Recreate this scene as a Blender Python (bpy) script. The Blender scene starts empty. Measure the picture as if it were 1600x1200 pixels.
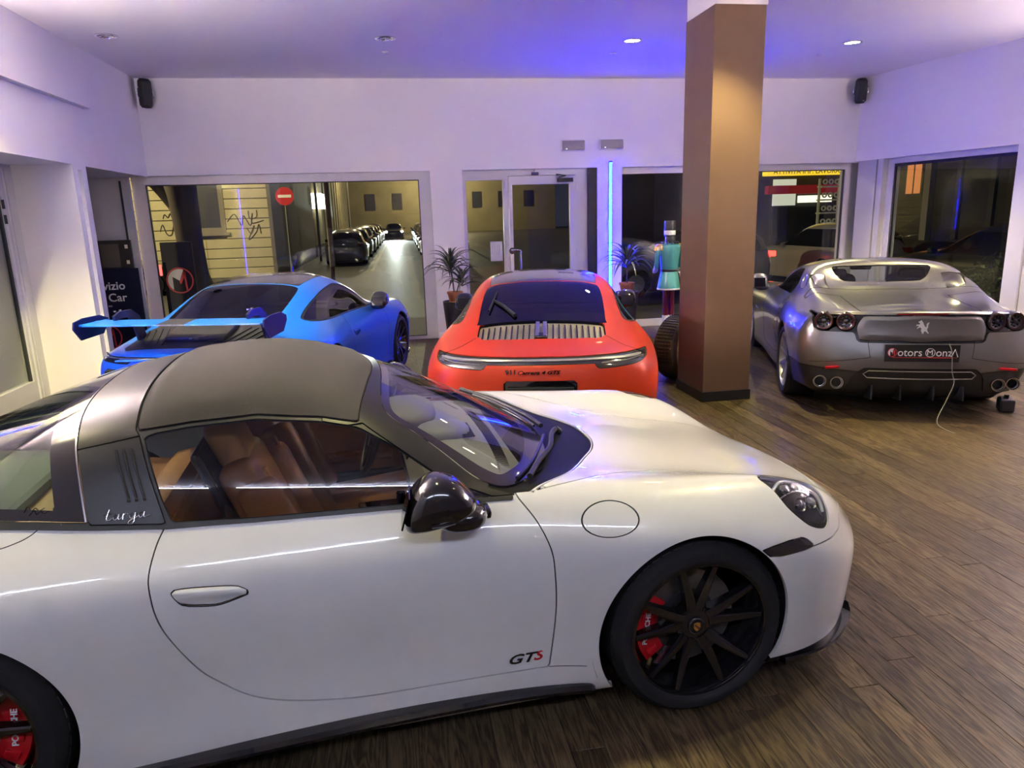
import bpy, bmesh, math, random
import numpy as np
from mathutils import Vector, Matrix, Quaternion
random.seed(7); RNG = np.random.default_rng(7)
PI = math.pi
sc = bpy.context.scene; COL = sc.collection
# ------------------------------------------------------------------ camera, world, exposure, lamps
CAM_H = 1.841
def camera():
    f, pitch, roll, yaw = 1126.0, .2303, .02955, .16034
    fw = Vector((math.sin(yaw) * math.cos(pitch), math.cos(yaw) * math.cos(pitch), -math.sin(pitch)))
    r0 = Vector((math.cos(yaw), -math.sin(yaw), 0)); d0 = fw.cross(r0)
    c, s = math.cos(roll), math.sin(roll); r = r0 * c + d0 * s; d = d0 * c - r0 * s
    cd = bpy.data.cameras.new('camera'); cd.sensor_width = 36; cd.lens = f * 36 / 1600; cd.clip_start = .05; cd.clip_end = 400
    o = bpy.data.objects.new('camera', cd); COL.objects.link(o)
    m = Matrix((r, -d, -fw)).transposed().to_4x4(); m.translation = (0, 0, CAM_H); o.matrix_world = m; sc.camera = o
camera()
sc.view_settings.view_transform = 'Standard'; sc.view_settings.look = 'None'; sc.view_settings.gamma = 1.0
sc.view_settings.use_curve_mapping = False; sc.view_settings.exposure = 0.5
try:
    sc.cycles.max_bounces = 10; sc.cycles.transparent_max_bounces = 24; sc.cycles.glossy_bounces = 4; sc.cycles.diffuse_bounces = 4
    sc.cycles.caustics_reflective = False; sc.cycles.caustics_refractive = False; sc.cycles.sample_clamp_indirect = 80; sc.cycles.use_denoising = True
except Exception: pass
w = bpy.data.worlds.new('night_sky'); sc.world = w; w.use_nodes = True
w.node_tree.nodes['Background'].inputs[0].default_value = (.010, .013, .022, 1); w.node_tree.nodes['Background'].inputs[1].default_value = 1.0
YB, XL, ZC = 11.13, -3.256, 3.787          # back wall, left wall, ceiling
YF = -1.75                                  # wall behind the camera
WARM = (1, .92, .38)
def spot(x, y, z, power, col=WARM, size=112, blend=.55, rad=.05, aim=None, name='ceiling_spot'):
    l = bpy.data.lights.new(name, 'SPOT'); l.energy = power; l.color = col; l.spot_size = math.radians(size); l.spot_blend = blend; l.shadow_soft_size = rad
    o = bpy.data.objects.new(name, l); COL.objects.link(o); o.location = (x, y, z)
    if aim: o.rotation_euler = (Vector(aim) - Vector((x, y, z))).to_track_quat('-Z', 'Y').to_euler()
    return o
def area(loc, aim, sx, sy, power, col, name):
    l = bpy.data.lights.new(name, 'AREA'); l.shape = 'RECTANGLE'; l.size = sx; l.size_y = sy; l.energy = power; l.color = col
    o = bpy.data.objects.new(name, l); COL.objects.link(o); o.location = loc
    o.rotation_euler = (Vector(aim) - Vector(loc)).to_track_quat('-Z', 'Y').to_euler(); return o
LAMPS = []                                  # x, y, power (0 = switched off): the grid of recessed ceiling spots
GAIN = dict(tube_l=130, tube_r=420, line=85, cove=660, added_cove_r=900)
for x_, y_, p_ in ((-2.77, 8.75, 0), (.11, 8.75, 0), (2.96, 8.75, 80), (5.78, 8.75, 330),
                   (-2.77, 5.85, 700), (.11, 5.85, 100), (2.96, 5.85, 330), (5.78, 5.85, 140),
                   (-2.77, 2.95, 110), (.11, 2.95, 170), (2.96, 2.95, 125), (5.78, 2.95, 0),
                   (-2.77, .05, 0), (.11, .05, 0), (2.96, .05, 0), (5.78, .05, 0)):
    LAMPS.append((x_, y_, p_))
    if p_: spot(x_, y_, ZC - .035, p_, size=112 if (x_, y_) in ((-2.77, 5.85), (5.78, 8.75)) else 84 if (x_, y_) == (2.96, 5.85) else 92)
# ------------------------------------------------------------------ materials
MATS = {}
def nt(name):
    m = bpy.data.materials.new(name); m.use_nodes = True; return m, m.node_tree.nodes, m.node_tree.links
def P(name, rgb, rough=.5, metal=0., coat=0., emit=None, es=0., var=0., scale=20., bump=0., spec=.5, coat_rough=.03, stretch=None):
    """principled material with procedural colour variation and relief"""
    if name in MATS: return MATS[name]
    m, N, L = nt(name); b = N['Principled BSDF']
    b.inputs['Base Color'].default_value = (*rgb, 1); b.inputs['Roughness'].default_value = rough; b.inputs['Metallic'].default_value = metal
    b.inputs['Specular IOR Level'].default_value = spec
    b.inputs['Coat Weight'].default_value = coat; b.inputs['Coat Roughness'].default_value = coat_rough
    if emit: b.inputs['Emission Color'].default_value = (*emit, 1); b.inputs['Emission Strength'].default_value = es
    if var or bump:
        tc = N.new('ShaderNodeTexCoord'); mp = N.new('ShaderNodeMapping'); L.new(tc.outputs['Object'], mp.inputs[0])
        if stretch: mp.inputs['Scale'].default_value = stretch
        n = N.new('ShaderNodeTexNoise'); n.inputs['Scale'].default_value = scale; n.inputs['Detail'].default_value = 4; L.new(mp.outputs[0], n.inputs['Vector'])
        if var:
            mx = N.new('ShaderNodeMix'); mx.data_type = 'RGBA'; L.new(n.outputs['Fac'], mx.inputs[0])
            mx.inputs[6].default_value = (*[max(0, c * (1 - var)) for c in rgb], 1); mx.inputs[7].default_value = (*[min(1, c * (1 + var)) for c in rgb], 1)
            L.new(mx.outputs[2], b.inputs['Base Color'])
        if bump:
            bp = N.new('ShaderNodeBump'); bp.inputs['Strength'].default_value = bump; bp.inputs['Distance'].default_value = .01
            L.new(n.outputs['Fac'], bp.inputs['Height']); L.new(bp.outputs[0], b.inputs['Normal'])
    MATS[name] = m; return m
def G(name, tint=(1, 1, 1), refl=1.0, ior=1.5, rough=.0, base=0.0):
    """sheet glass: tinted see-through with Fresnel reflection"""
    if name in MATS: return MATS[name]
    m, N, L = nt(name); N.remove(N['Principled BSDF']); out = N['Material Output']
    t = N.new('ShaderNodeBsdfTransparent'); t.inputs[0].default_value = (*tint, 1)
    g = N.new('ShaderNodeBsdfGlossy'); g.inputs['Roughness'].default_value = rough
    f = N.new('ShaderNodeFresnel'); gm = N.new('ShaderNodeNewGeometry'); io = N.new('ShaderNodeMapRange'); L.new(gm.outputs['Backfacing'], io.inputs[0]); io.inputs[3].default_value = ior; io.inputs[4].default_value = 1 / ior; L.new(io.outputs[0], f.inputs[0])
    k = N.new('ShaderNodeMath'); k.operation = 'MULTIPLY_ADD'; k.use_clamp = True; k.inputs[1].default_value = refl; k.inputs[2].default_value = base; L.new(f.outputs[0], k.inputs[0])
    mx = N.new('ShaderNodeMixShader'); L.new(k.outputs[0], mx.inputs[0]); L.new(t.outputs[0], mx.inputs[1]); L.new(g.outputs[0], mx.inputs[2]); L.new(mx.outputs[0], out.inputs[0])
    MATS[name] = m; return m
def E(name, rgb, s):
    if name in MATS: return MATS[name]
    m, N, L = nt(name); b = N['Principled BSDF']; b.inputs['Base Color'].default_value = (*[c * .3 for c in rgb], 1)
    b.inputs['Emission Color'].default_value = (*rgb, 1); b.inputs['Emission Strength'].default_value = s; MATS[name] = m; return m
def wood_mat():
    m, N, L = nt('dark_oak_plank'); b = N['Principled BSDF']
    tc = N.new('ShaderNodeTexCoord'); oi = N.new('ShaderNodeObjectInfo'); geo = N.new('ShaderNodeNewGeometry')
    ad = N.new('ShaderNodeVectorMath'); ad.operation = 'ADD'; L.new(geo.outputs['Position'], ad.inputs[0])
    wn = N.new('ShaderNodeTexWhiteNoise'); wn.noise_dimensions = '1D'
    L.new(geo.outputs['Random Per Island'], wn.inputs['W'])
    rn = N.new('ShaderNodeMath'); rn.operation = 'ADD'; L.new(oi.outputs['Random'], rn.inputs[0]); L.new(wn.outputs['Value'], rn.inputs[1])
    fr = N.new('ShaderNodeMath'); fr.operation = 'FRACT'; L.new(rn.outputs[0], fr.inputs[0])
    sc_ = N.new('ShaderNodeMath'); sc_.operation = 'MULTIPLY'; sc_.inputs[1].default_value = 37.0; L.new(fr.outputs[0], sc_.inputs[0])
    cb = N.new('ShaderNodeCombineXYZ'); L.new(sc_.outputs[0], cb.inputs[0]); L.new(sc_.outputs[0], cb.inputs[1]); L.new(cb.outputs[0], ad.inputs[1])
    mp = N.new('ShaderNodeMapping'); mp.inputs['Scale'].default_value = (1, .09, 1); L.new(ad.outputs[0], mp.inputs[0])
    n1 = N.new('ShaderNodeTexNoise'); n1.inputs['Scale'].default_value = 16; n1.inputs['Detail'].default_value = 3; n1.inputs['Distortion'].default_value = .6; L.new(mp.outputs[0], n1.inputs['Vector'])
    wv = N.new('ShaderNodeMath'); wv.operation = 'MULTIPLY'; wv.inputs[1].default_value = 46; L.new(n1.outputs['Fac'], wv.inputs[0])
    sn = N.new('ShaderNodeMath'); sn.operation = 'SINE'; L.new(wv.outputs[0], sn.inputs[0])
    n2 = N.new('ShaderNodeTexNoise'); n2.inputs['Scale'].default_value = 150; n2.inputs['Detail'].default_value = 2; L.new(mp.outputs[0], n2.inputs['Vector'])
    a2 = N.new('ShaderNodeMath'); a2.operation = 'MULTIPLY_ADD'; a2.inputs[1].default_value = .2; L.new(sn.outputs[0], a2.inputs[0]); L.new(n2.outputs['Fac'], a2.inputs[2])
    cr = N.new('ShaderNodeValToRGB'); cr.color_ramp.elements[0].position = .25; cr.color_ramp.elements[0].color = (.034, .021, .011, 1)
    cr.color_ramp.elements[1].position = .8; cr.color_ramp.elements[1].color = (.112, .080, .041, 1); L.new(a2.outputs[0], cr.inputs[0])
    br = N.new('ShaderNodeMapRange'); br.inputs[3].default_value = .62; br.inputs[4].default_value = 1.3; L.new(fr.outputs[0], br.inputs[0])
    ml = N.new('ShaderNodeVectorMath'); ml.operation = 'SCALE'; L.new(cr.outputs[0], ml.inputs[0]); L.new(br.outputs[0], ml.inputs['Scale'])
    L.new(ml.outputs[0], b.inputs['Base Color']); b.inputs['Roughness'].default_value = .42; b.inputs['Specular IOR Level'].default_value = .22
    bp = N.new('ShaderNodeBump'); bp.inputs['Strength'].default_value = .25; bp.inputs['Distance'].default_value = .003; L.new(a2.outputs[0], bp.inputs['Height']); L.new(bp.outputs[0], b.inputs['Normal'])
    MATS['wood'] = m; return m
# ------------------------------------------------------------------ object helpers
def link(o, parent=None):
    COL.objects.link(o)
    if parent: o.parent = parent
    return o
def tag(o, label=None, cat=None, group=None, kind=None):
    if label: o['label'] = label
    if cat: o['category'] = cat
    if group: o['group'] = group
    if kind: o['kind'] = kind
    return o
def empty(name, loc, rz=0, label=None, cat=None, group=None):
    o = bpy.data.objects.new(name, None); o.location = loc; o.rotation_euler = (0, 0, rz); o.empty_display_size = .1; link(o); return tag(o, label, cat, group)
def surf_obj(name, s, mat, parent=None):
    me = bpy.data.meshes.new(name); n, k = len(s.V), len(s.F)
    me.vertices.add(n); me.vertices.foreach_set('co', s.V.astype(np.float32).ravel()); me.loops.add(k * 3); me.loops.foreach_set('vertex_index', s.F.astype(np.int32).ravel())
    me.polygons.add(k); me.polygons.foreach_set('loop_start', np.arange(0, 3 * k, 3, dtype=np.int32)); me.update(calc_edges=True)
    me.polygons.foreach_set('use_smooth', np.ones(k, bool))
    if k: me.normals_split_custom_set_from_vertices(s.N.tolist())
    me.materials.append(mat); return link(bpy.data.objects.new(name, me), parent)
class MB:
    """collects shapes into one mesh"""
    def __init__(s): s.b = bmesh.new(); s.mi = 0
    def _new(s, geom):
        for f in geom: f.material_index = s.mi
    def box(s, c, d, rot=None, bev=0., seg=2, taper=None):
        r = bmesh.ops.create_cube(s.b, size=1); vs = r['verts']
        for v in vs:
            v.co = Vector((v.co.x * d[0], v.co.y * d[1], v.co.z * d[2]))
            if taper and v.co.z > 0: v.co.x *= taper[0]; v.co.y *= taper[1]
        if bev:
            es = list({e for v in vs for e in v.link_edges}); r2 = bmesh.ops.bevel(s.b, geom=es, offset=bev, segments=seg, affect='EDGES', profile=.5)
            vs = list({v for f in r2['faces'] for v in f.verts} | {v for v in vs if v.is_valid})
        M = Matrix.Translation(Vector(c))
        if rot is not None: M = M @ (rot.to_4x4() if isinstance(rot, (Matrix, Quaternion)) else Matrix.Rotation(rot[2], 4, 'Z') @ Matrix.Rotation(rot[1], 4, 'Y') @ Matrix.Rotation(rot[0], 4, 'X'))
        bmesh.ops.transform(s.b, matrix=M, verts=vs); s._new({f for v in vs for f in v.link_faces}); return s
    def tube(s, pts, r, n=8, closed=False, caps=True):
        P_ = [Vector(p) for p in pts]; k = len(P_); rs = r if hasattr(r, '__len__') else [r] * k; rings = []; up = None
        for i in range(k):
            t = (P_[(i + 1) % k] - P_[i - 1]) if closed else (P_[min(i + 1, k - 1)] - P_[max(i - 1, 0)])
            t = t.normalized() if t.length > 1e-9 else Vector((0, 0, 1))
            if up is None: up = t.orthogonal().normalized()
            up = (up - t * up.dot(t)); up = up.normalized() if up.length > 1e-6 else t.orthogonal().normalized(); w_ = t.cross(up)
            rings.append([s.b.verts.new(P_[i] + (up * math.cos(2 * PI * j / n) + w_ * math.sin(2 * PI * j / n)) * rs[i]) for j in range(n)])
        fs = []
        for i in range(k if closed else k - 1):
            A, B = rings[i], rings[(i + 1) % k]
            for j in range(n): fs.append(s.b.faces.new((A[j], A[(j + 1) % n], B[(j + 1) % n], B[j])))
        if caps and not closed: fs.append(s.b.faces.new(rings[0][::-1])); fs.append(s.b.faces.new(rings[-1]))
        s._new(fs); return s
    def lathe(s, prof, n=32, M=None, closed=False, a0=0., a1=2 * PI):
        """profile (r, h) turned about local z, then transformed"""
        full = abs(a1 - a0 - 2 * PI) < 1e-6; M = M or Matrix(); m = n if full else n + 1; rings = []
        for r, h in prof:
            rings.append([s.b.verts.new(M @ Vector((r * math.cos(a0 + (a1 - a0) * j / n), r * math.sin(a0 + (a1 - a0) * j / n), h))) for j in range(m)])
        fs = []; L_ = len(prof)
        for i in range(L_ if closed else L_ - 1):
            A, B = rings[i], rings[(i + 1) % L_]
            for j in range(n if full else n):
                q = (A[j], A[(j + 1) % m], B[(j + 1) % m], B[j])
                try: fs.append(s.b.faces.new(q))
                except ValueError: pass
        s._new(fs); return s
    def prism(s, poly, d, M=None):
        """polygon (x, y) extruded by d along local z, then transformed"""
        M = M or Matrix(); a = [s.b.verts.new(M @ Vector((p[0], p[1], 0))) for p in poly]; b = [s.b.verts.new(M @ Vector((p[0], p[1], d))) for p in poly]; k = len(poly)
        fs = [s.b.faces.new(a[::-1]), s.b.faces.new(b)] + [s.b.faces.new((a[i], a[(i + 1) % k], b[(i + 1) % k], b[i])) for i in range(k)]; s._new(fs); return s
    def quad(s, *p):
        s._new([s.b.faces.new([s.b.verts.new(Vector(q)) for q in p])]); return s
    def obj(s, name, mats, parent=None, smooth=None, weld=False, nrm=True):
        if weld: bmesh.ops.remove_doubles(s.b, verts=s.b.verts, dist=1e-5)
        if nrm: bmesh.ops.recalc_face_normals(s.b, faces=s.b.faces)
        me = bpy.data.meshes.new(name); s.b.to_mesh(me); s.b.free()
        for m in (mats if isinstance(mats, (list, tuple)) else [mats]): me.materials.append(m)
        if smooth is not None:
            me.polygons.foreach_set('use_smooth', np.ones(len(me.polygons), bool)); me.set_sharp_from_angle(angle=math.radians(smooth))
        return link(bpy.data.objects.new(name, me), parent)
def boxobj(name, lo, hi, mat, parent=None, bev=0.):
    lo, hi = np.array(lo, float), np.array(hi, float); return MB().box((lo + hi) / 2, hi - lo, bev=bev).obj(name, mat, parent)
def text(name, body, size, mat, parent, M, depth=.002, shear=0., align='CENTER', sx=1., bold=0.):
    cu = bpy.data.curves.new(name, 'FONT'); cu.body = body; cu.size = size; cu.extrude = depth; cu.shear = shear; cu.align_x = align; cu.align_y = 'CENTER'; cu.resolution_u = 3; cu.offset = bold
    o = bpy.data.objects.new(name, cu); dg = bpy.context.evaluated_depsgraph_get(); me = bpy.data.meshes.new_from_object(o); bpy.data.objects.remove(o)
    me.transform(M @ Matrix.Diagonal((sx, 1, 1, 1))); me.materials.clear(); me.materials.append(mat); ob = bpy.data.objects.new(name, me); return link(ob, parent)
def frame(o, xdir, ydir):
    """matrix whose local x, y axes point along xdir, ydir, at o"""
    x = Vector(xdir).normalized(); y = Vector(ydir); y = (y - x * y.dot(x)).normalized(); z = x.cross(y)
    m = Matrix((x, y, z)).transposed().to_4x4(); m.translation = o; return m
# ------------------------------------------------------------------ numpy surface tools
class Surf:
    """triangle mesh with smooth vertex normals"""
    def __init__(s, V, F, N=None):
        s.V = np.asarray(V, float).reshape(-1, 3); s.F = np.asarray(F, int).reshape(-1, 3)
        s.N = vnormals(s.V, s.F) if N is None else np.asarray(N, float)
    def sub(s, keep):
        F = s.F[keep]; u, inv = np.unique(F, return_inverse=True)
        return Surf(s.V[u], inv.reshape(-1, 3), s.N[u]) if len(F) else Surf(np.zeros((0, 3)), np.zeros((0, 3), int), np.zeros((0, 3)))
    def off(s, d): return Surf(s.V + s.N * d, s.F, s.N)
def vnormals(V, F):
    n = np.cross(V[F[:, 1]] - V[F[:, 0]], V[F[:, 2]] - V[F[:, 0]]); N = np.zeros_like(V)
    for k in range(3): np.add.at(N, F[:, k], n)
    return N / np.maximum(np.linalg.norm(N, axis=1, keepdims=True), 1e-12)
def join(*ms):
    ms = [m for m in ms if len(m.F)]
    if not ms: return Surf(np.zeros((0, 3)), np.zeros((0, 3), int), np.zeros((0, 3)))
    o = np.cumsum([0] + [len(m.V) for m in ms])
    return Surf(np.vstack([m.V for m in ms]), np.vstack([m.F + o[i] for i, m in enumerate(ms)]), np.vstack([m.N for m in ms]))
def cut(m, f):
    """split m along f = 0: (part where f < 0, part where f > 0)"""
    (a, _), (b, _) = _cutx(m, f); return a, b
def band(m, f, w):
    """inside (f < -w), seam strip, outside (f > w)"""
    (i, _), r = _cutx(m, f + w); (s, _), (o, _) = _cutx(r[0], r[1] - 2 * w); return i, s, o
def _cutx(m, f):
    f = np.where(np.abs(f) < 1e-6, 1e-6, f); neg = f < 0
    k = neg[m.F].sum(1); A = m.F[k == 3]; B = m.F[k == 0]; T = m.F[(k == 1) | (k == 2)]
    V, N, fx = m.V, m.N, f
    if len(T):
        kt = neg[T].sum(1); lone = np.where(kt[:, None] == 1, neg[T], ~neg[T]); j = lone.argmax(1); r = np.arange(len(T))
        a, b, c = T[r, j], T[r, (j + 1) % 3], T[r, (j + 2) % 3]
        e = np.vstack([np.sort(np.c_[a, b], 1), np.sort(np.c_[a, c], 1)]); u, inv = np.unique(e, axis=0, return_inverse=True); inv = inv.reshape(-1)
        t = (f[u[:, 0]] / (f[u[:, 0]] - f[u[:, 1]]))[:, None]
        V = np.vstack([V, V[u[:, 0]] * (1 - t) + V[u[:, 1]] * t]); N = np.vstack([N, N[u[:, 0]] * (1 - t) + N[u[:, 1]] * t])
        N = N / np.maximum(np.linalg.norm(N, axis=1, keepdims=True), 1e-12); fx = np.r_[f, np.zeros(len(u))]
        p = inv[:len(T)] + len(m.V); q = inv[len(T):] + len(m.V)
        tip = np.c_[a, p, q]; q1 = np.c_[p, b, c]; q2 = np.c_[p, c, q]; ln = kt == 1
        A = np.vstack([A, tip[ln], q1[~ln], q2[~ln]]); B = np.vstack([B, tip[~ln], q1[ln], q2[ln]])
    out = []
    for F in (A, B):
        if not len(F): out.append((Surf(np.zeros((0, 3)), np.zeros((0, 3), int), np.zeros((0, 3))), np.zeros(0))); continue
        u, inv = np.unique(F, return_inverse=True); out.append((Surf(V[u], inv.reshape(-1, 3), N[u]), fx[u]))
    return out
def boundary(m):
    E = np.vstack([m.F[:, [0, 1]], m.F[:, [1, 2]], m.F[:, [2, 0]]]); key = np.sort(E, 1)
    u, inv, cnt = np.unique(key, axis=0, return_inverse=True, return_counts=True); return E[cnt[inv.reshape(-1)] == 1]
def thick(m, d=.012):
    """give a panel's open edges depth d, turned inwards"""
    if not len(m.F): return m
    E = boundary(m); u, inv = np.unique(E, return_inverse=True); inv = inv.reshape(-1, 2); n = len(m.V); k = len(u)
    top = m.V[u]; bot = top - m.N[u] * d; V = np.vstack([top, bot]); a, b = inv[:, 0], inv[:, 1]
    F = np.vstack([np.c_[b, a, a + k], np.c_[b, a + k, b + k]]); return join(m, Surf(V, F))
def spl(pts, n=8, closed=True):
    """Catmull-Rom through points"""
    P = np.asarray(pts, float); k = len(P); out = []
    for i in range(k if closed else k - 1):
        if closed: p0, p1, p2, p3 = P[i - 1], P[i], P[(i + 1) % k], P[(i + 2) % k]
        else: p0, p1, p2, p3 = P[max(i - 1, 0)], P[i], P[i + 1], P[min(i + 2, k - 1)]
        for t in np.arange(n) / n:
            out.append(.5 * (2 * p1 + (p2 - p0) * t + (2 * p0 - 5 * p1 + 4 * p2 - p3) * t * t + (3 * p1 - p0 - 3 * p2 + p3) * t ** 3))
    if not closed: out.append(P[-1])
    return np.array(out)
def sd(P, poly):
    """signed distance of 2-D points to a closed polygon, negative inside"""
    P = np.asarray(P, float); poly = np.asarray(poly, float); D = np.full(len(P), 9.); ins = np.zeros(len(P), bool)
    lo, hi = poly.min(0) - .15, poly.max(0) + .15; sel = np.where(((P > lo) & (P < hi)).all(1))[0]; Q = P[sel]
    if not len(Q): return D
    d2 = np.full(len(Q), 81.); inq = np.zeros(len(Q), bool)
    for a, b in zip(poly, np.roll(poly, -1, 0)):
        e = b - a; w = Q - a; t = np.clip((w @ e) / max(e @ e, 1e-12), 0, 1); d2 = np.minimum(d2, ((w - t[:, None] * e) ** 2).sum(1))
        c = (a[1] > Q[:, 1]) != (b[1] > Q[:, 1])
        if a[1] != b[1]: inq ^= c & (Q[:, 0] < (b[0] - a[0]) * (Q[:, 1] - a[1]) / (b[1] - a[1]) + a[0])
    D[sel] = np.where(inq, -1, 1) * np.sqrt(d2); return D
def interp_curve(x, pts):
    P = spl(pts, 10, False); o = np.argsort(P[:, 0]); return np.interp(x, P[o, 0], P[o, 1])
MIR = np.array([1, -1, 1.])
def bs_weights(t): return np.array([(1 - t) ** 3, 3 * t ** 3 - 6 * t * t + 4, -3 * t ** 3 + 3 * t * t + 3 * t + 1, t ** 3]) / 6
def shell(D, ns=12, nv=7, a=.9):
    """smooth car skin from a half control net D[station, row] (y = half width, first/last station and last row on y=0)"""
    D = np.array(D, float)
    def ext(C):
        C = np.concatenate([C[1:2] * MIR, C, C[-2:-1] * MIR], 0)
        return np.concatenate([2 * C[:, :1] - C[:, 1:2], C, C[:, -2:-1] * MIR], 1)
    def blur(C):
        E = ext(C); E = (E[:-2] + 4 * E[1:-1] + E[2:]) / 6; return (E[:, :-2] + 4 * E[:, 1:-1] + E[:, 2:]) / 6
    C = D.copy()
    for _ in range(2): C = C + a * (D - blur(C))
    E = ext(C); S, R = D.shape[:2]
    def mat(k, n):
        M = np.zeros(((k - 1) * n + 1, k + 2))
        for i in range((k - 1) * n + 1):
            j = min(i // n, k - 2); M[i, j:j + 4] = bs_weights(i / n - j)
        return M
    G = np.einsum('as,srx->arx', mat(S, ns), E); G = np.einsum('br,arx->abx', mat(R, nv), G)
    G[0, :, 1] = G[-1, :, 1] = 0; G[:, -1, 1] = 0
    # drop station 0/last duplicates on the centre plane by welding
    A, B = G.shape[:2]; idx = np.arange(A * B).reshape(A, B); V = G.reshape(-1, 3)
    q = np.stack([idx[:-1, :-1], idx[1:, :-1], idx[1:, 1:], idx[:-1, 1:]], -1).reshape(-1, 4)
    F = np.vstack([q[:, [0, 1, 2]], q[:, [0, 2, 3]]])
    V2 = V * MIR; VV = np.vstack([V, V2]); FF = np.vstack([F, F[:, ::-1] + len(V)])
    key = np.round(VV * 1e5).astype(np.int64); u, first, inv = np.unique(key, axis=0, return_index=True, return_inverse=True)
    VV = VV[first]; FF = inv.reshape(-1)[FF]; ok = (FF[:, 0] != FF[:, 1]) & (FF[:, 1] != FF[:, 2]) & (FF[:, 0] != FF[:, 2]); FF = FF[ok]
    m = Surf(VV, FF)
    c = m.V.mean(0); i = np.argmax(m.V[:, 2])
    if m.N[i, 2] < 0: m = Surf(VV, FF[:, ::-1])
    return m
# ------------------------------------------------------------------ rear-engined coupe skin: stations nose->tail, rows sill->roof centre
# car frame: x forward, front axle at 0, rear axle at -2.45, z up; y is the half width
NET911 = [
 [(.90,0,.13),(.955,0,.15),(.985,0,.30),(.995,0,.43),(.98,0,.50),(.96,0,.545),(.94,0,.567),(.92,0,.583),(.905,0,.593),(.895,0,.60)],
 [(.85,.34,.13),(.905,.35,.15),(.93,.355,.30),(.94,.36,.44),(.95,.36,.505),(.93,.34,.55),(.905,.31,.577),(.88,.25,.597),(.85,.14,.612),(.835,0,.617)],
 [(.76,.59,.13),(.80,.615,.15),(.82,.63,.30),(.83,.635,.46),(.815,.625,.53),(.80,.59,.580),(.80,.53,.613),(.77,.42,.632),(.735,.23,.648),(.72,0,.655)],
 [(.58,.76,.13),(.61,.795,.15),(.625,.81,.32),(.635,.825,.50),(.62,.805,.59),(.61,.76,.695),(.60,.675,.758),(.57,.50,.712),(.545,.26,.706),(.53,0,.712)],
 [(.35,.83,.13),(.36,.875,.16),(.36,.895,.34),(.36,.907,.56),(.35,.885,.675),(.35,.815,.788),(.33,.705,.848),(.30,.50,.765),(.285,.26,.762),(.28,0,.768)],
 [(0,.84,.13),(0,.885,.17),(0,.912,.36),(0,.925,.60),(0,.90,.735),(0,.81,.836),(0,.69,.868),(0,.50,.822),(0,.26,.822),(0,0,.828)],
 [(-.38,.82,.13),(-.38,.87,.17),(-.38,.89,.36),(-.38,.91,.60),(-.38,.885,.760),(-.38,.80,.868),(-.36,.69,.904),(-.33,.50,.872),(-.30,.26,.872),(-.28,0,.877)],
 [(-.70,.81,.13),(-.70,.87,.17),(-.70,.872,.36),(-.70,.887,.60),(-.70,.866,.775),(-.70,.785,.897),(-.68,.70,.930),(-.60,.56,.934),(-.49,.30,.930),(-.45,0,.928)],
 [(-1.05,.81,.13),(-1.05,.875,.17),(-1.05,.858,.36),(-1.05,.877,.60),(-1.05,.856,.780),(-1.05,.770,.910),(-1.03,.722,1.000),(-1.0,.620,1.108),(-.925,.34,1.145),(-.90,0,1.160)],
 [(-1.43,.81,.13),(-1.43,.88,.17),(-1.43,.858,.36),(-1.43,.876,.60),(-1.43,.856,.785),(-1.43,.765,.917),(-1.43,.700,1.060),(-1.42,.570,1.222),(-1.39,.36,1.308),(-1.38,0,1.326)],
 [(-1.80,.81,.13),(-1.80,.885,.175),(-1.80,.868,.36),(-1.80,.886,.60),(-1.80,.866,.790),(-1.80,.768,.922),(-1.80,.698,1.065),(-1.80,.565,1.222),(-1.79,.35,1.298),(-1.78,0,1.318)],
 [(-2.12,.81,.135),(-2.12,.89,.18),(-2.12,.895,.36),(-2.12,.912,.60),(-2.12,.896,.785),(-2.12,.793,.922),(-2.13,.690,1.050),(-2.13,.555,1.182),(-2.13,.34,1.245),(-2.13,0,1.262)],
 [(-2.47,.84,.14),(-2.47,.895,.18),(-2.47,.918,.37),(-2.47,.930,.60),(-2.47,.912,.770),(-2.48,.822,.893),(-2.49,.690,.990),(-2.50,.540,1.078),(-2.50,.32,1.122),(-2.50,0,1.135)],
 [(-2.84,.82,.16),(-2.84,.865,.20),(-2.84,.892,.38),(-2.84,.908,.59),(-2.84,.892,.750),(-2.85,.805,.853),(-2.86,.680,.918),(-2.86,.53,.965),(-2.86,.31,.995),(-2.86,0,1.005)],
 [(-3.14,.76,.18),(-3.14,.81,.22),(-3.15,.845,.38),(-3.15,.858,.58),(-3.15,.842,.735),(-3.15,.765,.825),(-3.14,.655,.865),(-3.13,.51,.892),(-3.12,.30,.912),(-3.12,0,.920)],
 [(-3.31,.62,.20),(-3.36,.68,.24),(-3.37,.715,.39),(-3.38,.725,.57),(-3.37,.715,.72),(-3.355,.68,.800),(-3.335,.60,.837),(-3.315,.48,.861),(-3.295,.28,.876),(-3.29,0,.881)],
 [(-3.39,.36,.21),(-3.46,.38,.25),(-3.485,.395,.40),(-3.50,.40,.57),(-3.495,.395,.72),(-3.47,.385,.800),(-3.445,.345,.832),(-3.42,.27,.851),(-3.395,.16,.860),(-3.385,0,.864)],
 [(-3.42,0,.21),(-3.49,0,.25),(-3.515,0,.40),(-3.53,0,.57),(-3.525,0,.72),(-3.50,0,.800),(-3.475,0,.828),(-3.455,0,.842),(-3.435,0,.850),(-3.42,0,.855)],
]
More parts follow.
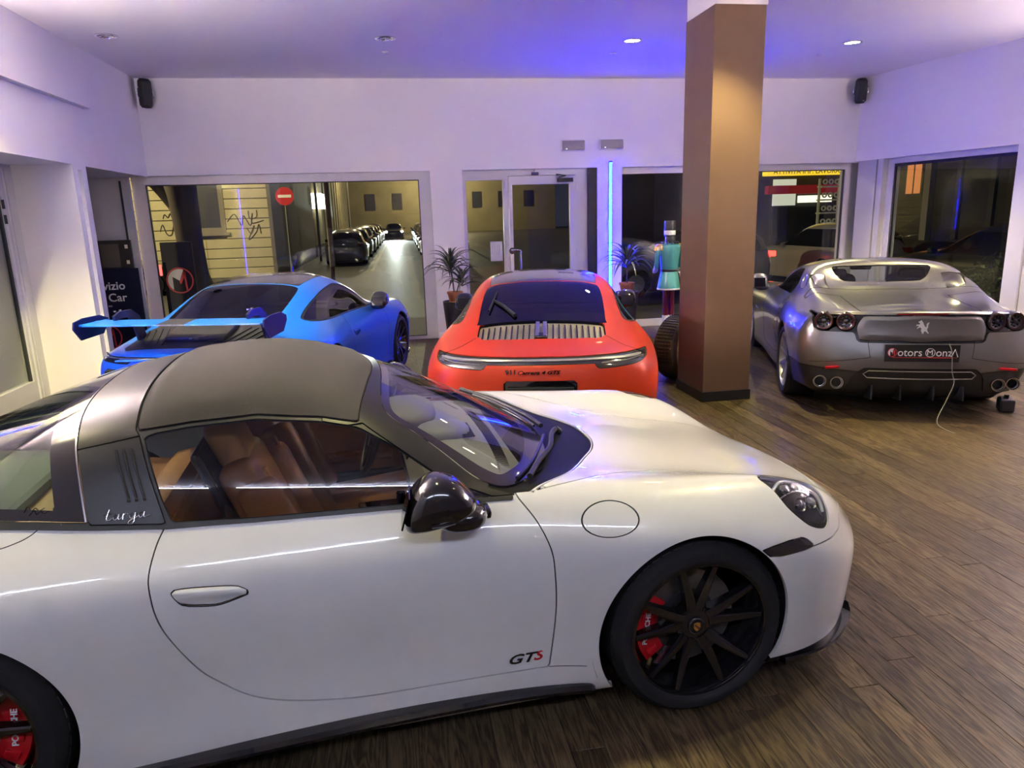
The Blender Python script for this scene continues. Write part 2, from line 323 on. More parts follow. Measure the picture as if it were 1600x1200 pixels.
# ------------------------------------------------------------------ front-engined open-top grand tourer skin (rear axle at -2.72)
NETGT = [
 [(.90,0,.13),(.96,0,.15),(.99,0,.30),(1.0,0,.42),(.98,0,.50),(.95,0,.56),(.92,0,.60),(.88,0,.63),(.85,0,.65),(.82,0,.66)],
 [(.88,.40,.13),(.93,.41,.15),(.95,.42,.30),(.96,.42,.42),(.94,.42,.50),(.91,.40,.57),(.87,.36,.61),(.82,.28,.65),(.78,.15,.67),(.76,0,.675)],
 [(.76,.68,.13),(.80,.70,.15),(.82,.72,.30),(.83,.73,.45),(.81,.72,.54),(.78,.68,.61),(.73,.60,.66),(.68,.45,.69),(.64,.24,.70),(.62,0,.705)],
 [(.55,.86,.13),(.57,.88,.16),(.58,.90,.34),(.58,.915,.52),(.57,.90,.62),(.54,.83,.70),(.50,.72,.74),(.46,.52,.74),(.43,.27,.74),(.42,0,.745)],
 [(.30,.90,.13),(.30,.93,.16),(.30,.95,.35),(.30,.96,.58),(.30,.945,.70),(.30,.86,.80),(.30,.72,.83),(.28,.52,.81),(.26,.27,.80),(.25,0,.805)],
 [(0,.92,.13),(0,.95,.17),(0,.97,.36),(0,.975,.60),(0,.955,.74),(0,.87,.85),(0,.72,.875),(0,.52,.85),(0,.27,.84),(0,0,.845)],
 [(-.40,.91,.13),(-.40,.93,.17),(-.40,.95,.36),(-.40,.96,.60),(-.40,.94,.755),(-.40,.85,.87),(-.40,.71,.895),(-.40,.52,.88),(-.40,.27,.875),(-.40,0,.88)],
 [(-.90,.86,.13),(-.90,.92,.17),(-.90,.90,.36),(-.90,.925,.60),(-.90,.90,.77),(-.90,.82,.885),(-.90,.72,.92),(-.86,.56,.94),(-.80,.30,.935),(-.78,0,.935)],
 [(-1.30,.86,.13),(-1.30,.92,.17),(-1.30,.885,.36),(-1.30,.92,.60),(-1.30,.895,.78),(-1.30,.80,.905),(-1.30,.745,1.0),(-1.28,.67,1.09),(-1.24,.33,1.12),(-1.22,0,1.13)],
 [(-1.70,.86,.13),(-1.70,.92,.17),(-1.70,.885,.36),(-1.70,.92,.60),(-1.70,.895,.785),(-1.70,.795,.92),(-1.70,.74,1.06),(-1.70,.65,1.205),(-1.67,.33,1.26),(-1.66,0,1.275)],
 [(-2.05,.86,.13),(-2.05,.92,.18),(-2.05,.90,.36),(-2.05,.935,.60),(-2.05,.91,.80),(-2.05,.81,.935),(-2.05,.745,1.08),(-2.05,.665,1.225),(-2.05,.34,1.285),(-2.05,0,1.30)],
 [(-2.36,.87,.14),(-2.36,.93,.18),(-2.36,.935,.36),(-2.36,.96,.60),(-2.36,.945,.80),(-2.36,.86,.935),(-2.35,.765,1.07),(-2.34,.68,1.20),(-2.27,.45,1.255),(-2.25,0,1.268)],
 [(-2.72,.88,.15),(-2.72,.94,.19),(-2.72,.965,.38),(-2.72,.987,.60),(-2.72,.972,.79),(-2.70,.895,.925),(-2.66,.80,1.015),(-2.62,.71,1.105),(-2.42,.45,1.06),(-2.38,0,1.07)],
 [(-3.03,.86,.19),(-3.03,.92,.23),(-3.03,.955,.40),(-3.03,.975,.60),(-3.03,.96,.77),(-3.0,.89,.89),(-2.97,.79,.955),(-2.94,.68,1.005),(-2.82,.44,.985),(-2.76,0,1.005)],
 [(-3.28,.80,.17),(-3.30,.86,.24),(-3.30,.925,.42),(-3.30,.945,.60),(-3.30,.93,.76),(-3.28,.87,.868),(-3.26,.78,.922),(-3.24,.67,.955),(-3.2,.42,.965),(-3.18,0,.978)],
 [(-3.40,.70,.16),(-3.46,.78,.24),(-3.52,.86,.43),(-3.52,.88,.60),(-3.50,.87,.75),(-3.48,.83,.865),(-3.46,.755,.918),(-3.45,.64,.942),(-3.44,.40,.952),(-3.43,0,.960)],
 [(-3.46,.42,.15),(-3.58,.44,.24),(-3.66,.46,.43),(-3.66,.47,.58),(-3.62,.47,.74),(-3.60,.46,.87),(-3.60,.44,.922),(-3.585,.38,.944),(-3.57,.22,.951),(-3.55,0,.955)],
 [(-3.49,0,.15),(-3.61,0,.24),(-3.69,0,.43),(-3.69,0,.58),(-3.65,0,.74),(-3.63,0,.88),(-3.63,0,.93),(-3.615,0,.945),(-3.60,0,.951),(-3.585,0,.955)],
]
# ------------------------------------------------------------------ the room
WALL = P('wall_paint', (.87, .825, .84), .7, var=.02, scale=3, bump=.02)
CEIL = P('ceiling_paint', (.90, .86, .88), .75, var=.015, scale=2)
FRAME = P('window_frame_white', (.66, .63, .64), .38, var=.03, scale=9)
FRAME2 = P('frame_dark_gasket', (.03, .03, .035), .6)  # near-black strips along panes and between frame posts
PANE = G('shop_pane', (.93, .95, .94), 1.1, 1.5)
BLACK = P('black_plastic', (.012, .012, .014), .42, var=.2, scale=40)
CHROME = P('chrome', (.75, .75, .76), .12, 1.0)
CONC = P('threshold_stone', (.35, .33, .31), .6, var=.15, scale=12)
wood_mat(); WOOD = MATS['wood']
def struct(o): o['kind'] = 'structure'; return o
XR0, RD = np.array([7.566, YB]), np.array([.1141, -.9935])
RN_ = np.array([-RD[1], RD[0]])                        # outward normal of the right wall
def rpt(s, off, z): p = XR0 + RD * s + RN_ * off; return Vector((p[0], p[1], z))
def rbox(mb, s0, s1, o0, o1, z0, z1):
    c = [rpt(s, o, z) for z in (z0, z1) for s, o in ((s0, o0), (s1, o0), (s1, o1), (s0, o1))]; b = mb.b; v = [b.verts.new(p) for p in c]
    for f in ((0, 3, 2, 1), (4, 5, 6, 7), (0, 1, 5, 4), (1, 2, 6, 5), (2, 3, 7, 6), (3, 0, 4, 7)): b.faces.new([v[i] for i in f])
def bx(mb, x0, x1, y0, y1, z0, z1): mb.box(((x0 + x1) / 2, (y0 + y1) / 2, (z0 + z1) / 2), (x1 - x0, y1 - y0, z1 - z0)); return mb
# floor: a screed with dark oak planks laid along the depth of the room
floor = MB(); floor.prism([(-4.45, YF), (9.05, YF), (7.62, YB + .3), (-4.45, YB + .3)], -.1, Matrix.Translation((0, 0, -.016))); floor = struct(floor.obj('floor', P('screed', (.05, .038, .028), .8)))
PW = .128; planks = []
k = 0
for i in range(-35, 71):
    x = i * PW; y = YF - RNG.uniform(0, 1.2)
    while y < YB + .1:
        L_ = RNG.choice([.9, 1.1, 1.3, 1.5, 1.7]) * RNG.uniform(.9, 1.1); y1 = min(y + L_, YB + .1); y0 = max(y, YF)
        xr = 7.566 + (YB - (y0 + y1) / 2) * .1149
        if y1 - y0 > .1 and -4.4 < x < xr - .05: planks.append((x + PW / 2, (y0 + y1) / 2, y1 - y0))
        y += L_
def seen(p):                                           # planks the photograph shows, nearest first
    x, y, L_ = p; d = math.hypot(x, y); show = (x > .95 + (y < 2.0) * -.8) and 1.2 < y < 7.0 and abs(x - .5) < y * .9 + .8
    if y < 2.1 and x < 2.2 and y > 1.1 and x > -1: show = True
    return (0 if show else 1, d)
planks.sort(key=seen)
pm = MB().box((0, 0, 0), (1, 1, 1)); bm = pm.b
pmesh = {}
for x, y, L_ in planks[:300]:
    key = round(L_, 1)
    if key not in pmesh:
        o = MB().box((0, 0, -.007), (PW - .0016, key - .0016, .014), bev=.0012, seg=1).obj('plank', WOOD, floor); pmesh[key] = o.data
    else: o = link(bpy.data.objects.new('plank', pmesh[key]), floor)
    o.location = (x, y, RNG.uniform(-.0008, .0004)); o.scale = (1, L_ / key, 1)
rest = MB()
for x, y, L_ in planks[300:]: rest.box((x, y, -.007), (PW - .0016, L_ - .0016, .014))
rest = rest.obj('plank', WOOD, floor); rest['kind'] = 'stuff'
pm.b.free()
# ceiling
o = MB().prism([(-4.5, YF - .2), (9.3, YF - .2), (7.9, YB + .35), (-4.5, YB + .35)], .12, Matrix.Translation((0, 0, ZC))); struct(o.obj('ceiling', CEIL))
# back wall with its openings
ZS = 2.512
m = MB(); T = YB + .30
bx(m, -4.6, 7.95, YB, T, ZS, ZC + .1)
bx(m, .667, 1.14, YB, T, 0, ZS); bx(m, 3.222, 3.618, YB, T, 0, ZS); bx(m, -4.6, -3.86, YB, T, 0, ZS)
m.obj('wall_back', WALL); struct(bpy.data.objects['wall_back'])
# left wall: lintel beam, piers, deep window bays
m = MB()
bx(m, XL - .9, XL, 5.4, YB, 2.50, ZC + .1); bx(m, XL - .9, XL, YF - .2, 5.4, 0, ZC + .1)
bx(m, XL - 1.2, XL, 8.623, 8.985, 0, 2.50)
struct(m.obj('wall_left', WALL))
struct(bx(MB(), XL, XL + .035, 8.75, 8.762, 0, 2.45).obj('trim_1', FRAME))
o = bx(MB(), XL, XL + .075, -1.6, 9.19, 3.13, 3.225).obj('trim_2', WALL); struct(o)
bx(MB(), XL + .012, XL + .055, 3.6, 6.4, 3.226, 3.231).obj('added_cove_strip', E('added_cove_strip', (1, .85, .80), GAIN['cove']), o)  # glowing strip added on top of the beam to brighten the ceiling
# rear wall behind the camera
struct(bx(MB(), -4.6, 9.4, YF - .2, YF, 0, ZC + .1).obj('wall_front', P('wall_dark_taupe', (.20, .175, .18), .6, var=.04, scale=3)))
# right wall
m = MB(); rbox(m, 0, 13.4, 0, .3, 2.525, ZC + .1); rbox(m, 2.835, 13.4, 0, .3, 0, 2.525); rbox(m, .0, 2.835, .02, .3, 0, .16)
struct(m.obj('wall_right', WALL))
m = MB(); rbox(m, 3.25, 12.6, -.075, 0, 3.13, 3.225); o = struct(m.obj('trim_added_beam', WALL)); m = MB(); rbox(m, 4.6, 8.2, -.055, -.012, 3.226, 3.231); m.obj('added_cove_strip', E('added_cove_strip_right', (1, .84, .80), GAIN['added_cove_r']), o)  # unseen beam and glowing strip, both added to brighten the right ceiling
m = MB(); m.tube([rpt(3.083, -.012, z) for z in (0, 1.2, 2.4)], .010, 8); struct(m.obj('trim_3', FRAME, smooth=50))
# baseboards
struct(bx(MB(), .667, 1.14, YB - .012, YB, 0, .09).obj('baseboard_back', FRAME))
# windows -----------------------------------------------------------------
def framed(name, x0, x1, z0, z1, y, fw, left=None, right=None, top=None, bot=None):
    """fixed shop window in the back wall: root is the frame, child the pane"""
    l, r, t, b = left or fw, right or fw, top or fw, bot or fw
    m = MB(); bx(m, x0, x0 + l, y, y + .08, z0, z1); bx(m, x1 - r, x1, y, y + .08, z0, z1); bx(m, x0 + l, x1 - r, y, y + .08, z1 - t, z1); bx(m, x0 + l, x1 - r, y, y + .08, z0, z0 + b)
    f = struct(m.obj(name, FRAME))
    m = MB(); g = .012; bx(m, x0 + l, x0 + l + g, y + .015, y + .06, z0 + b, z1 - t); bx(m, x1 - r - g, x1 - r, y + .015, y + .06, z0 + b, z1 - t)
    bx(m, x0 + l, x1 - r, y + .015, y + .06, z1 - t - g, z1 - t); bx(m, x0 + l, x1 - r, y + .015, y + .06, z0 + b, z0 + b + g); m.obj('gasket', FRAME2, f)
    bx(MB(), x0 + l, x1 - r, y + .045, y + .055, z0 + b, z1 - t).obj('pane', PANE, f); return f
framed('window_1', -3.50, .667, 0, ZS, YB + .06, .13, left=.18, right=.17, top=.12, bot=.05)
framed('window_2', 3.618, 7.56, 0, ZS, YB + .10, .10, left=.03, right=.10, top=.10, bot=.12)
# entrance: sidelight and glazed door leaf in a frame
d = MB(); y = YB + .07
bx(d, 1.14, 1.195, y, y + .08, 0, ZS); bx(d, 1.76, 1.84, y, y + .08, 0, ZS); bx(d, 2.90, 3.08, y, y + .08, 0, ZS); bx(d, 1.195, 1.76, y, y + .08, 2.36, ZS); bx(d, 1.84, 2.90, y, y + .08, 2.42, ZS)
bx(d, 1.195, 1.76, y, y + .08, 0, .12)
door = struct(d.obj('door_1', FRAME))
d = MB(); bx(d, 1.845, 1.90, y - .02, y + .05, .02, 2.41); bx(d, 2.80, 2.895, y - .02, y + .05, .02, 2.41); bx(d, 1.90, 2.80, y - .02, y + .05, 2.285, 2.41); bx(d, 1.90, 2.80, y - .02, y + .05, .02, .20)
leaf = d.obj('door_leaf', FRAME, door)
bx(MB(), 1.90, 2.80, y + .01, y + .02, .20, 2.285).obj('pane', PANE, leaf)
bx(MB(), 1.195, 1.76, y + .035, y + .045, .12, 2.36).obj('pane', PANE, door)
m = MB(); hx = 1.935; m.tube(spl([(hx - .06, y - .02, 1.30), (hx - .05, y - .075, 1.31), (hx + .05, y - .085, 1.30), (hx + .06, y - .085, 1.22), (hx + .06, y - .085, .55), (hx + .05, y - .08, .48), (hx - .06, y - .02, .48)], 5, False), .016, 8); m.lathe([(.0, 0), (.05, 0), (.05, .012), (0, .012)], 16, Matrix.Translation((hx - .06, y - .02, 1.30)) @ Matrix.Rotation(PI / 2, 4, 'X')); m.obj('door_handle', CHROME, leaf, smooth=50)
m = MB(); bx(m, 2.60, 2.84, y - .075, y - .02, 2.31, 2.37); m.tube([(2.62, y - .06, 2.38), (2.72, y - .12, 2.40), (2.58, y - .05, 2.425)], .011, 6); m.obj('door_closer', BLACK, leaf)
m = MB(); bx(m, 2.20, 2.31, y - .03, y, 2.425, 2.465); m.tube([(2.26, y - .012, 2.465), (2.26, y - .012, 2.51)], .006, 6); m.obj('door_sensor', CHROME, door)
for z in (.4, 1.25, 2.25): bx(MB(), 2.897, 2.925, y - .03, y, z - .06, z + .06).obj('hinge', FRAME, door)
for z in (2.28,): bx(MB(), 1.80, 1.835, y - .03, y, z - .08, z + .08).obj('hinge', FRAME, door)
struct(bx(MB(), 3.08, 3.222, YB + .02, YB + .25, 0, ZS).obj('trim_4', P('dark_door_panel', (.012, .010, .022), .5)))
# right wall window
m = MB(); rbox(m, .0, .08, .06, .20, .16, 2.525); rbox(m, .10, .30, .03, .17, .16, 2.525); rbox(m, .32, .46, .0, .14, .16, 2.525); rbox(m, .49, .60, .0, .16, .16, 2.525); rbox(m, .60, .72, .10, .22, .16, 2.525)
rbox(m, .72, 2.835, .06, .16, 2.44, 2.525); rbox(m, 2.80, 2.835, .08, .16, .16, 2.44); rbox(m, .72, 2.80, .06, .16, .16, .24)
w4 = struct(m.obj('window_3', FRAME))
m = MB(); rbox(m, .46, .49, .06, .10, .16, 2.51); rbox(m, .30, .32, .10, .12, .16, 2.51); rbox(m, .08, .10, .12, .14, .16, 2.51); m.obj('gasket', FRAME2, w4)
m = MB(); rbox(m, .72, .745, .11, .14, .24, 2.44); rbox(m, .745, 2.80, .11, .14, 2.40, 2.44); m.obj('gasket', FRAME2, w4)
m = MB(); rbox(m, .745, 2.80, .12, .13, .24, 2.40); m.obj('pane', PANE, w4)
struct(bx(MB(), 7.50, 8.0, YB + .18, YB + .30, 0, ZS).obj('trim_8', FRAME))
# left bay windows
def lwin(name, y0, y1, x, stile):
    m = MB(); bx(m, x - .08, x, y0, y0 + stile, 0, 2.5); bx(m, x - .08, x, y1 - stile, y1, 0, 2.5); bx(m, x - .08, x, y0 + stile, y1 - stile, 2.34, 2.5); bx(m, x - .08, x, y0 + stile, y1 - stile, 0, .25)
    for q in (.05, .11): bx(m, x, x + .02, y1 - stile + q, y1 - stile + q + .035, 0, 2.45)
    f = struct(m.obj(name, FRAME)); m = MB(); bx(m, x - .05, x - .02, y1 - stile - .03, y1 - stile, .25, 2.34); m.obj('gasket', FRAME2, f)
    m = MB()
    for z in (2.05, 1.9): bx(m, x, x + .03, y1 - stile - .02, y1 - stile + .03, z, z + .09)
    m.obj('hinge', CHROME, f)
    bx(MB(), x - .045, x - .035, y0 + stile, y1 - stile, .25, 2.34).obj('pane', PANE, f); return f
lwin('window_4', 5.4, 8.623, XL - .60, .30)
lwin('window_5', 8.985, YB, XL - 1.0, .16)
struct(bx(MB(), -4.3, -3.50, YB - .05, YB + .02, 0, 2.5).obj('trim_5', FRAME))
struct(bx(MB(), -3.62, -3.60, YB - .075, YB - .05, 0, 2.45).obj('trim_6', FRAME2))
# brown square column with a white capital and black skirting
BROWN = P('column_brown', (.145, .082, .052), .45, var=.05, scale=4)
col = MB(); bx(col, 2.93, 3.41, 6.45, 7.08, .10, 3.575); col = struct(col.obj('wall_column', BROWN))
bx(MB(), 2.94, 3.42, 6.44, 7.09, 3.575, ZC).obj('capital', WALL, col); bx(MB(), 2.918, 3.422, 6.438, 7.092, 0, .10).obj('skirting', BLACK, col)
# recessed ceiling spots
LENS_ON = E('lamp_lens_on', (1, .86, .62), 30); LENS_OFF = P('lamp_lens_off', (.35, .34, .36), .25, .6)
n_on = n_off = 0
place = {(-2.77, 8.75): 'unlit recessed ceiling spot near the left wall corner', (.11, 8.75): 'unlit chrome recessed ceiling spot in front of the left shop window', (2.96, 8.75): 'lit recessed ceiling spot in front of the entrance, left of the column', (5.78, 8.75): 'lit recessed ceiling spot right of the brown column'}
for x, y, p in LAMPS:
    t = empty('ceiling_spotlight', (x, y, ZC), 0, place.get((x, y), 'lit recessed ceiling spot in the %s row' % {8.75: 'far', 5.85: 'middle', 2.95: 'near', .05: 'rear'}[y] + ', %s' % {-2.77: 'by the left wall', .11: 'over the left aisle', 2.96: 'near the column', 5.78: 'towards the right wall'}[x]), 'ceiling light', 'recessed ceiling spots')
    m = MB(); m.lathe([(.088, 0), (.115, 0), (.115, -.006), (.092, -.010), (.088, 0)], 32); m.obj('trim_ring', CHROME, t, smooth=40)
    m = MB(); m.lathe([(0, -.004), (.055, -.005), (.088, -.002)], 24); m.obj('lens', LENS_ON if p else LENS_OFF, t, smooth=40)
    if not p:
        m = MB()
        for q in range(10): a = q * PI / 5; m.box((.06 * math.cos(a), .06 * math.sin(a), -.008), (.022, .018, .012), bev=.003)
        m.obj('reflector', CHROME, t)
for x, nm in ((2.94, 'left of the column'), (.11, 'before the left shop window'), (5.76, 'right of the column')):
    m = MB(); m.lathe([(0, -.018), (.02, -.018), (.035, -.010), (.045, 0)], 20, Matrix.Translation((x, 9.43, ZC))); tag(m.obj('smoke_detector', FRAME, smooth=40), 'tiny smoke detector on the ceiling ' + nm, 'detector')
# wall speakers
def speaker(loc, rz, tilt, label):
    t = empty('wall_speaker', loc, rz, label, 'speaker', 'black wall speakers high in the corners')
    R_ = Matrix.Rotation(tilt, 4, 'X'); m = MB()
    prof = [(.0, -.19), (.06, -.185), (.085, -.15), (.095, 0), (.085, .15), (.06, .185), (0, .19)]
    m.lathe(prof, 24, R_); body = m.obj('cabinet', BLACK, t, smooth=50); body.scale = (1, .75, 1)
    m = MB(); m.box((0, -.055, 0), (.13, .05, .30), rot=(tilt, 0, 0), bev=.02); m.obj('grille', P('speaker_grille', (.02, .02, .022), .7, var=.4, scale=300), t)
    for s in (-1, 1): MB().tube(spl([(s * .07, .0, .09), (s * .105, -.02, .04), (s * .105, -.02, -.03), (s * .075, 0, -.08)], 5, False), .008, 6).obj('bracket', CHROME, t, smooth=50)
    MB().box((0, .09, .02), (.05, .08, .08)).obj('mount', BLACK, t)
speaker((-3.10, 11.0, 3.575), .6, .12, 'black oval wall speaker high in the left back corner'); speaker((7.44, 10.95, 3.575), -.5, .12, 'black oval wall speaker high in the right back corner')
# emergency lights
CLEAR = P('emergency_lens', (.30, .27, .30), .25, var=.2, scale=60, spec=.8)
for x0, x1, z0, z1, lb in ((2.655, 3.02, 2.755, 2.918, 'left clear emergency light box on the wall above the entrance'), (3.255, 3.625, 2.77, 2.925, 'right clear emergency light box on the wall above the blue tube')):
    cx = (x0 + x1) / 2; t = empty('emergency_light', (cx, YB, (z0 + z1) / 2), 0, lb, 'emergency light', 'emergency lights over the entrance'); wd, ht = x1 - x0, z1 - z0
    MB().box((0, -.02, 0), (wd, .04, ht), bev=.01).obj('housing', FRAME, t)
    m = MB(); m.box((0, -.05, 0), (wd - .02, .03, ht - .03), bev=.008)
    for q in range(5): m.box((0, -.068, -ht * .36 + q * ht * .18), (wd - .05, .008, .012))
    m.obj('lens', CLEAR, t); MB().box((-wd * .3, -.07, -ht * .32), (.02, .01, .014)).obj('indicator', E('led_white', (1, 1, 1), 2), t)
# blue light tubes
BLUE = (.0006, .004, 1.0); TUBE_L, TUBE_R = E('blue_tube_left', BLUE, GAIN['tube_l']), E('blue_tube_right', BLUE, GAIN['tube_r'])
def led(loc, z0, z1, nrm, label, mat):
    t = empty('light_tube', (loc[0], loc[1], z0), 0, label, 'light tube', 'vertical blue light tubes'); n = Vector(nrm); L_ = z1 - z0
    m = MB(); m.box((0, 0, L_ / 2), (.042 if abs(n.y) > .5 else .026, .026 if abs(n.y) > .5 else .042, L_)); m.obj('profile', FRAME, t); c = n * .022; q_ = n.cross(Vector((0, 0, 1))); m = MB(); pr = [(-.020, 0), (.020, 0), (.019, .004), (.010, .007), (-.010, .007), (-.019, .004)]; m.prism(pr, L_ - .02, Matrix(((q_.x, n.x, 0, n.x * .0135), (q_.y, n.y, 0, n.y * .0135), (0, 0, 1, .01), (0, 0, 0, 1)))); m.obj('tube', mat, t)
    for z in (.0, L_): MB().box((c.x * .6, c.y * .6, z), (.046, .046, .02), bev=.004).obj('end_cap', BLACK, t)
led((3.425, YB - .014), .45, 2.59, (0, -1, 0), 'glowing blue vertical light tube on the wall right of the entrance', TUBE_R)
led((XL + .014, 5.12), .55, 2.58, (1, 0, 0), 'glowing blue vertical light tube on the left wall pier', TUBE_L)
# white light line high on the wall behind the camera, and a sepia print below it
for x0, x1, nm in ((-1.15, 3.05, 'right'), (-3.2, -1.42, 'left')):
    t = empty('light_line', ((x0 + x1) / 2, YF, 3.725), 0, 'thin white light line high on the wall behind the photographer, %s one' % nm, 'light line', 'light lines on the rear wall'); wd = x1 - x0
    MB().box((0, .02, 0), (wd, .04, .05)).obj('profile', FRAME, t); MB().box((0, .045, 0), (wd - .04, .012, .03)).obj('diffuser', E('white_line', (.66, .73, .98), GAIN['line']), t)
def sepia():
    m, N, L = nt('sepia_print'); b = N['Principled BSDF']; tc = N.new('ShaderNodeTexCoord'); n = N.new('ShaderNodeTexNoise'); n.inputs['Scale'].default_value = 2.2; n.inputs['Detail'].default_value = 6; L.new(tc.outputs['Object'], n.inputs['Vector'])
    c = N.new('ShaderNodeValToRGB'); c.color_ramp.elements[0].position = .35; c.color_ramp.elements[0].color = (.10, .075, .045, 1); c.color_ramp.elements[1].position = .7; c.color_ramp.elements[1].color = (.55, .48, .34, 1); L.new(n.outputs['Fac'], c.inputs[0]); L.new(c.outputs[0], b.inputs['Base Color']); b.inputs['Roughness'].default_value = .6; return m
t = empty('wall_print', (-.08, YF, 2.45), 0, 'wide sepia cloudscape print on the wall behind the photographer', 'print')
MB().box((0, .015, 0), (2.36, .03, .94)).obj('panel', sepia(), t); m = MB()
for s in (-1, 1): m.box((0, .02, s * .48), (2.42, .04, .03)); m.box((s * 1.2, .02, 0), (.03, .04, .96))
m.obj('frame', BLACK, t)
# notice taped inside the sidelight
t = MB().box((1.635, YB + .098, 1.30), (.19, .004, .30)); nt_o = t.obj('paper_notice', P('paper', (.75, .73, .76), .7, var=.03, scale=30)); tag(nt_o, 'white paper notice taped to the glass beside the entrance door', 'notice')
m = MB()
for q in range(4): m.tube(spl([(1.57 + q * .035, YB + .094, 1.40), (1.575 + q * .035, YB + .094, 1.33), (1.565 + q * .035, YB + .094, 1.25)], 4, False), .003, 5)
m.obj('print', P('grey_ink', (.45, .42, .5), .6), nt_o)
# ------------------------------------------------------------------ signs in the left bay and outside
NAVY = P('sign_navy', (.004, .006, .022), .6, var=.1, scale=5, spec=.15); WHITE = P('print_white', (.78, .78, .80), .5); RED = P('print_red', (.62, .03, .035), .45)
t = empty('sign_board', (-3.80, 10.60, 0), 0, 'navy standing sign with white lettering in the left corner bay', 'sign')
MB().box((0, .01, .645), (.83, .03, 1.285), bev=.004).obj('panel', NAVY, t); MB().box((0, .08, .02), (.6, .25, .03), bev=.005).obj('foot', BLACK, t)
for s_, z in (('Servizio', 1.055), ('Rent Car', .895)): text('lettering', s_, .155, WHITE, t, frame(Vector((.225, -.007, z)), (1, 0, 0), (0, 0, 1)), .001, align='RIGHT', bold=.002)
text('lettering', 'no', .05, WHITE, t, frame(Vector((.0, -.007, .79)), (1, 0, 0), (0, 0, 1)), .001)
def tri(mb, pts, M, d=.002): mb.prism(pts, d, M)
def mlogo(parent, M, r):
    """round emblem: ring, white left fill and a red letter M"""
    m = MB(); n = 40; ring = [(r * math.cos(2 * PI * i / n), r * math.sin(2 * PI * i / n)) for i in range(n)]
    m.lathe([(r * .90, 0), (r, 0), (r, .003), (r * .90, .003)], 40, M, closed=True); m.obj('emblem_ring', RED, parent)
    m = MB(); a = [(r * .88 * math.cos(t_), r * .88 * math.sin(t_)) for t_ in np.linspace(math.radians(68), math.radians(232), 18)]; m.prism([(-.52 * r, -.66 * r)] + [(-.52 * r, .30 * r), (-.02 * r, -.02 * r)] + a, .002, M); m.obj('emblem_fill', WHITE, parent)
    m = MB(); k = r * .12
    m.prism([(-.06 * r, -.12 * r), (.30 * r, .62 * r), (.42 * r, .62 * r), (.42 * r, .40 * r), (.05 * r, -.30 * r)][::1], .0032, M); m.prism([(.30 * r, .72 * r), (.44 * r, .62 * r), (.52 * r, -.72 * r), (.40 * r, -.78 * r)], .0032, M); m.obj('emblem_letter', RED, parent)
mlogo(t, frame(Vector((-.08, -.008, .36)), (1, 0, 0), (0, 0, 1)), .17)
t = empty('display_totem', (-3.72, 10.86, 0), 0, 'black framed screen totem behind the navy sign in the left bay', 'totem')
MB().box((0, 0, .83), (.42, .04, 1.66), bev=.005).obj('cabinet', BLACK, t); MB().box((-.07, -.022, 1.45), (.24, .006, .32)).obj('screen', P('screen_off', (.10, .085, .075), .15), t)
for z in (1.57, 1.36): MB().box((.15, -.024, z), (.04, .008, .05)).obj('hinge', CHROME, t)
# ------------------------------------------------------------------ the street outside
ASPH = P('asphalt', (.030, .028, .026), .55, var=.3, scale=14, bump=.1)
o = MB().box((4, 60, -.12), (110, 97.2, .1)); struct(o.obj('street_ground', ASPH))
o = MB().box((2, 12.6, -.035), (24, 2.3, .07), bev=.01); struct(o.obj('pavement', P('pavement_stone', (.11, .10, .095), .7, var=.2, scale=9)))
m = MB()
for y in (29,): m.quad((-.75, 28, -.066), (-.62, 28, -.066), (-.10, 60, -.066), (-.23, 60, -.066))
tag(m.obj('lane_marking', P('road_paint', (.55, .55, .5), .6)), 'long white line painted along the street between the parked cars', 'road marking')
# cream corner house with rusticated courses
STONE = P('rusticated_stucco', (.42, .38, .24), .8, var=.12, scale=3, bump=.05); STONE2 = P('stucco_joint', (.10, .09, .06), .9); DARKB = P('shutter_blue', (.012, .014, .03), .5)
t = empty('corner_house', (-3.84, 26, -.07), 0, 'cream corner house with wide stone courses and graffiti across the street', 'building')
bx(MB(), -10, 0, .06, 14, 0, 9).obj('wall', STONE2, t)
z = .1
for i in range(14):
    h_ = .325; lo = z + .012; hi = z + h_ - .012
    segs = [(-10, 0)]
    if lo < 3.6 and hi > 1.62: segs = [(-10, -2.42), (-1.52, 0)]
    for a, b in segs:
        kx = a
        while kx < b - .01:
            e = min(kx + 2.6, b); MB().box(((kx + e) / 2, .03, (lo + hi) / 2), (e - kx - .006, .08, hi - lo), bev=.012, seg=1).obj('stone_course', STONE, t); kx = e
    z += h_
m = MB(); bx(m, -2.42, -1.52, -.02, .06, 1.60, 1.78); bx(m, -2.42, -2.30, -.03, .06, 1.78, 3.7); bx(m, -1.66, -1.50, -.03, .06, 1.78, 3.7); bx(m, -2.5, -1.4, -.10, .06, 1.52, 1.62); m.obj('window_frame', P('stone_trim', (.20, .18, .14), .8), t)
bx(MB(), -2.30, -1.66, .0, .05, 1.78, 3.7).obj('shutter', DARKB, t)
bx(MB(), -.10, .02, -.05, .02, -.02, 6).obj('corner_pier', P('grey_stucco', (.13, .125, .11), .85, var=.2, scale=4), t)
GRAF = P('spray_black', (.03, .025, .02), .7)
def scribble(pts, r=.018):
    MB().tube(spl([(x, -.02, zz) for x, zz in pts], 5, False), r, 4).obj('graffiti', GRAF, t)
scribble([(-3.46, 2.12), (-3.40, 2.25), (-3.30, 2.15), (-3.22, 2.28), (-3.16, 2.12), (-3.08, 2.26), (-2.98, 2.16), (-2.90, 2.24)]); scribble([(-3.60, 1.70), (-3.50, 1.92), (-3.40, 1.62), (-3.25, 1.60), (-3.15, 1.90), (-3.12, 1.58)])
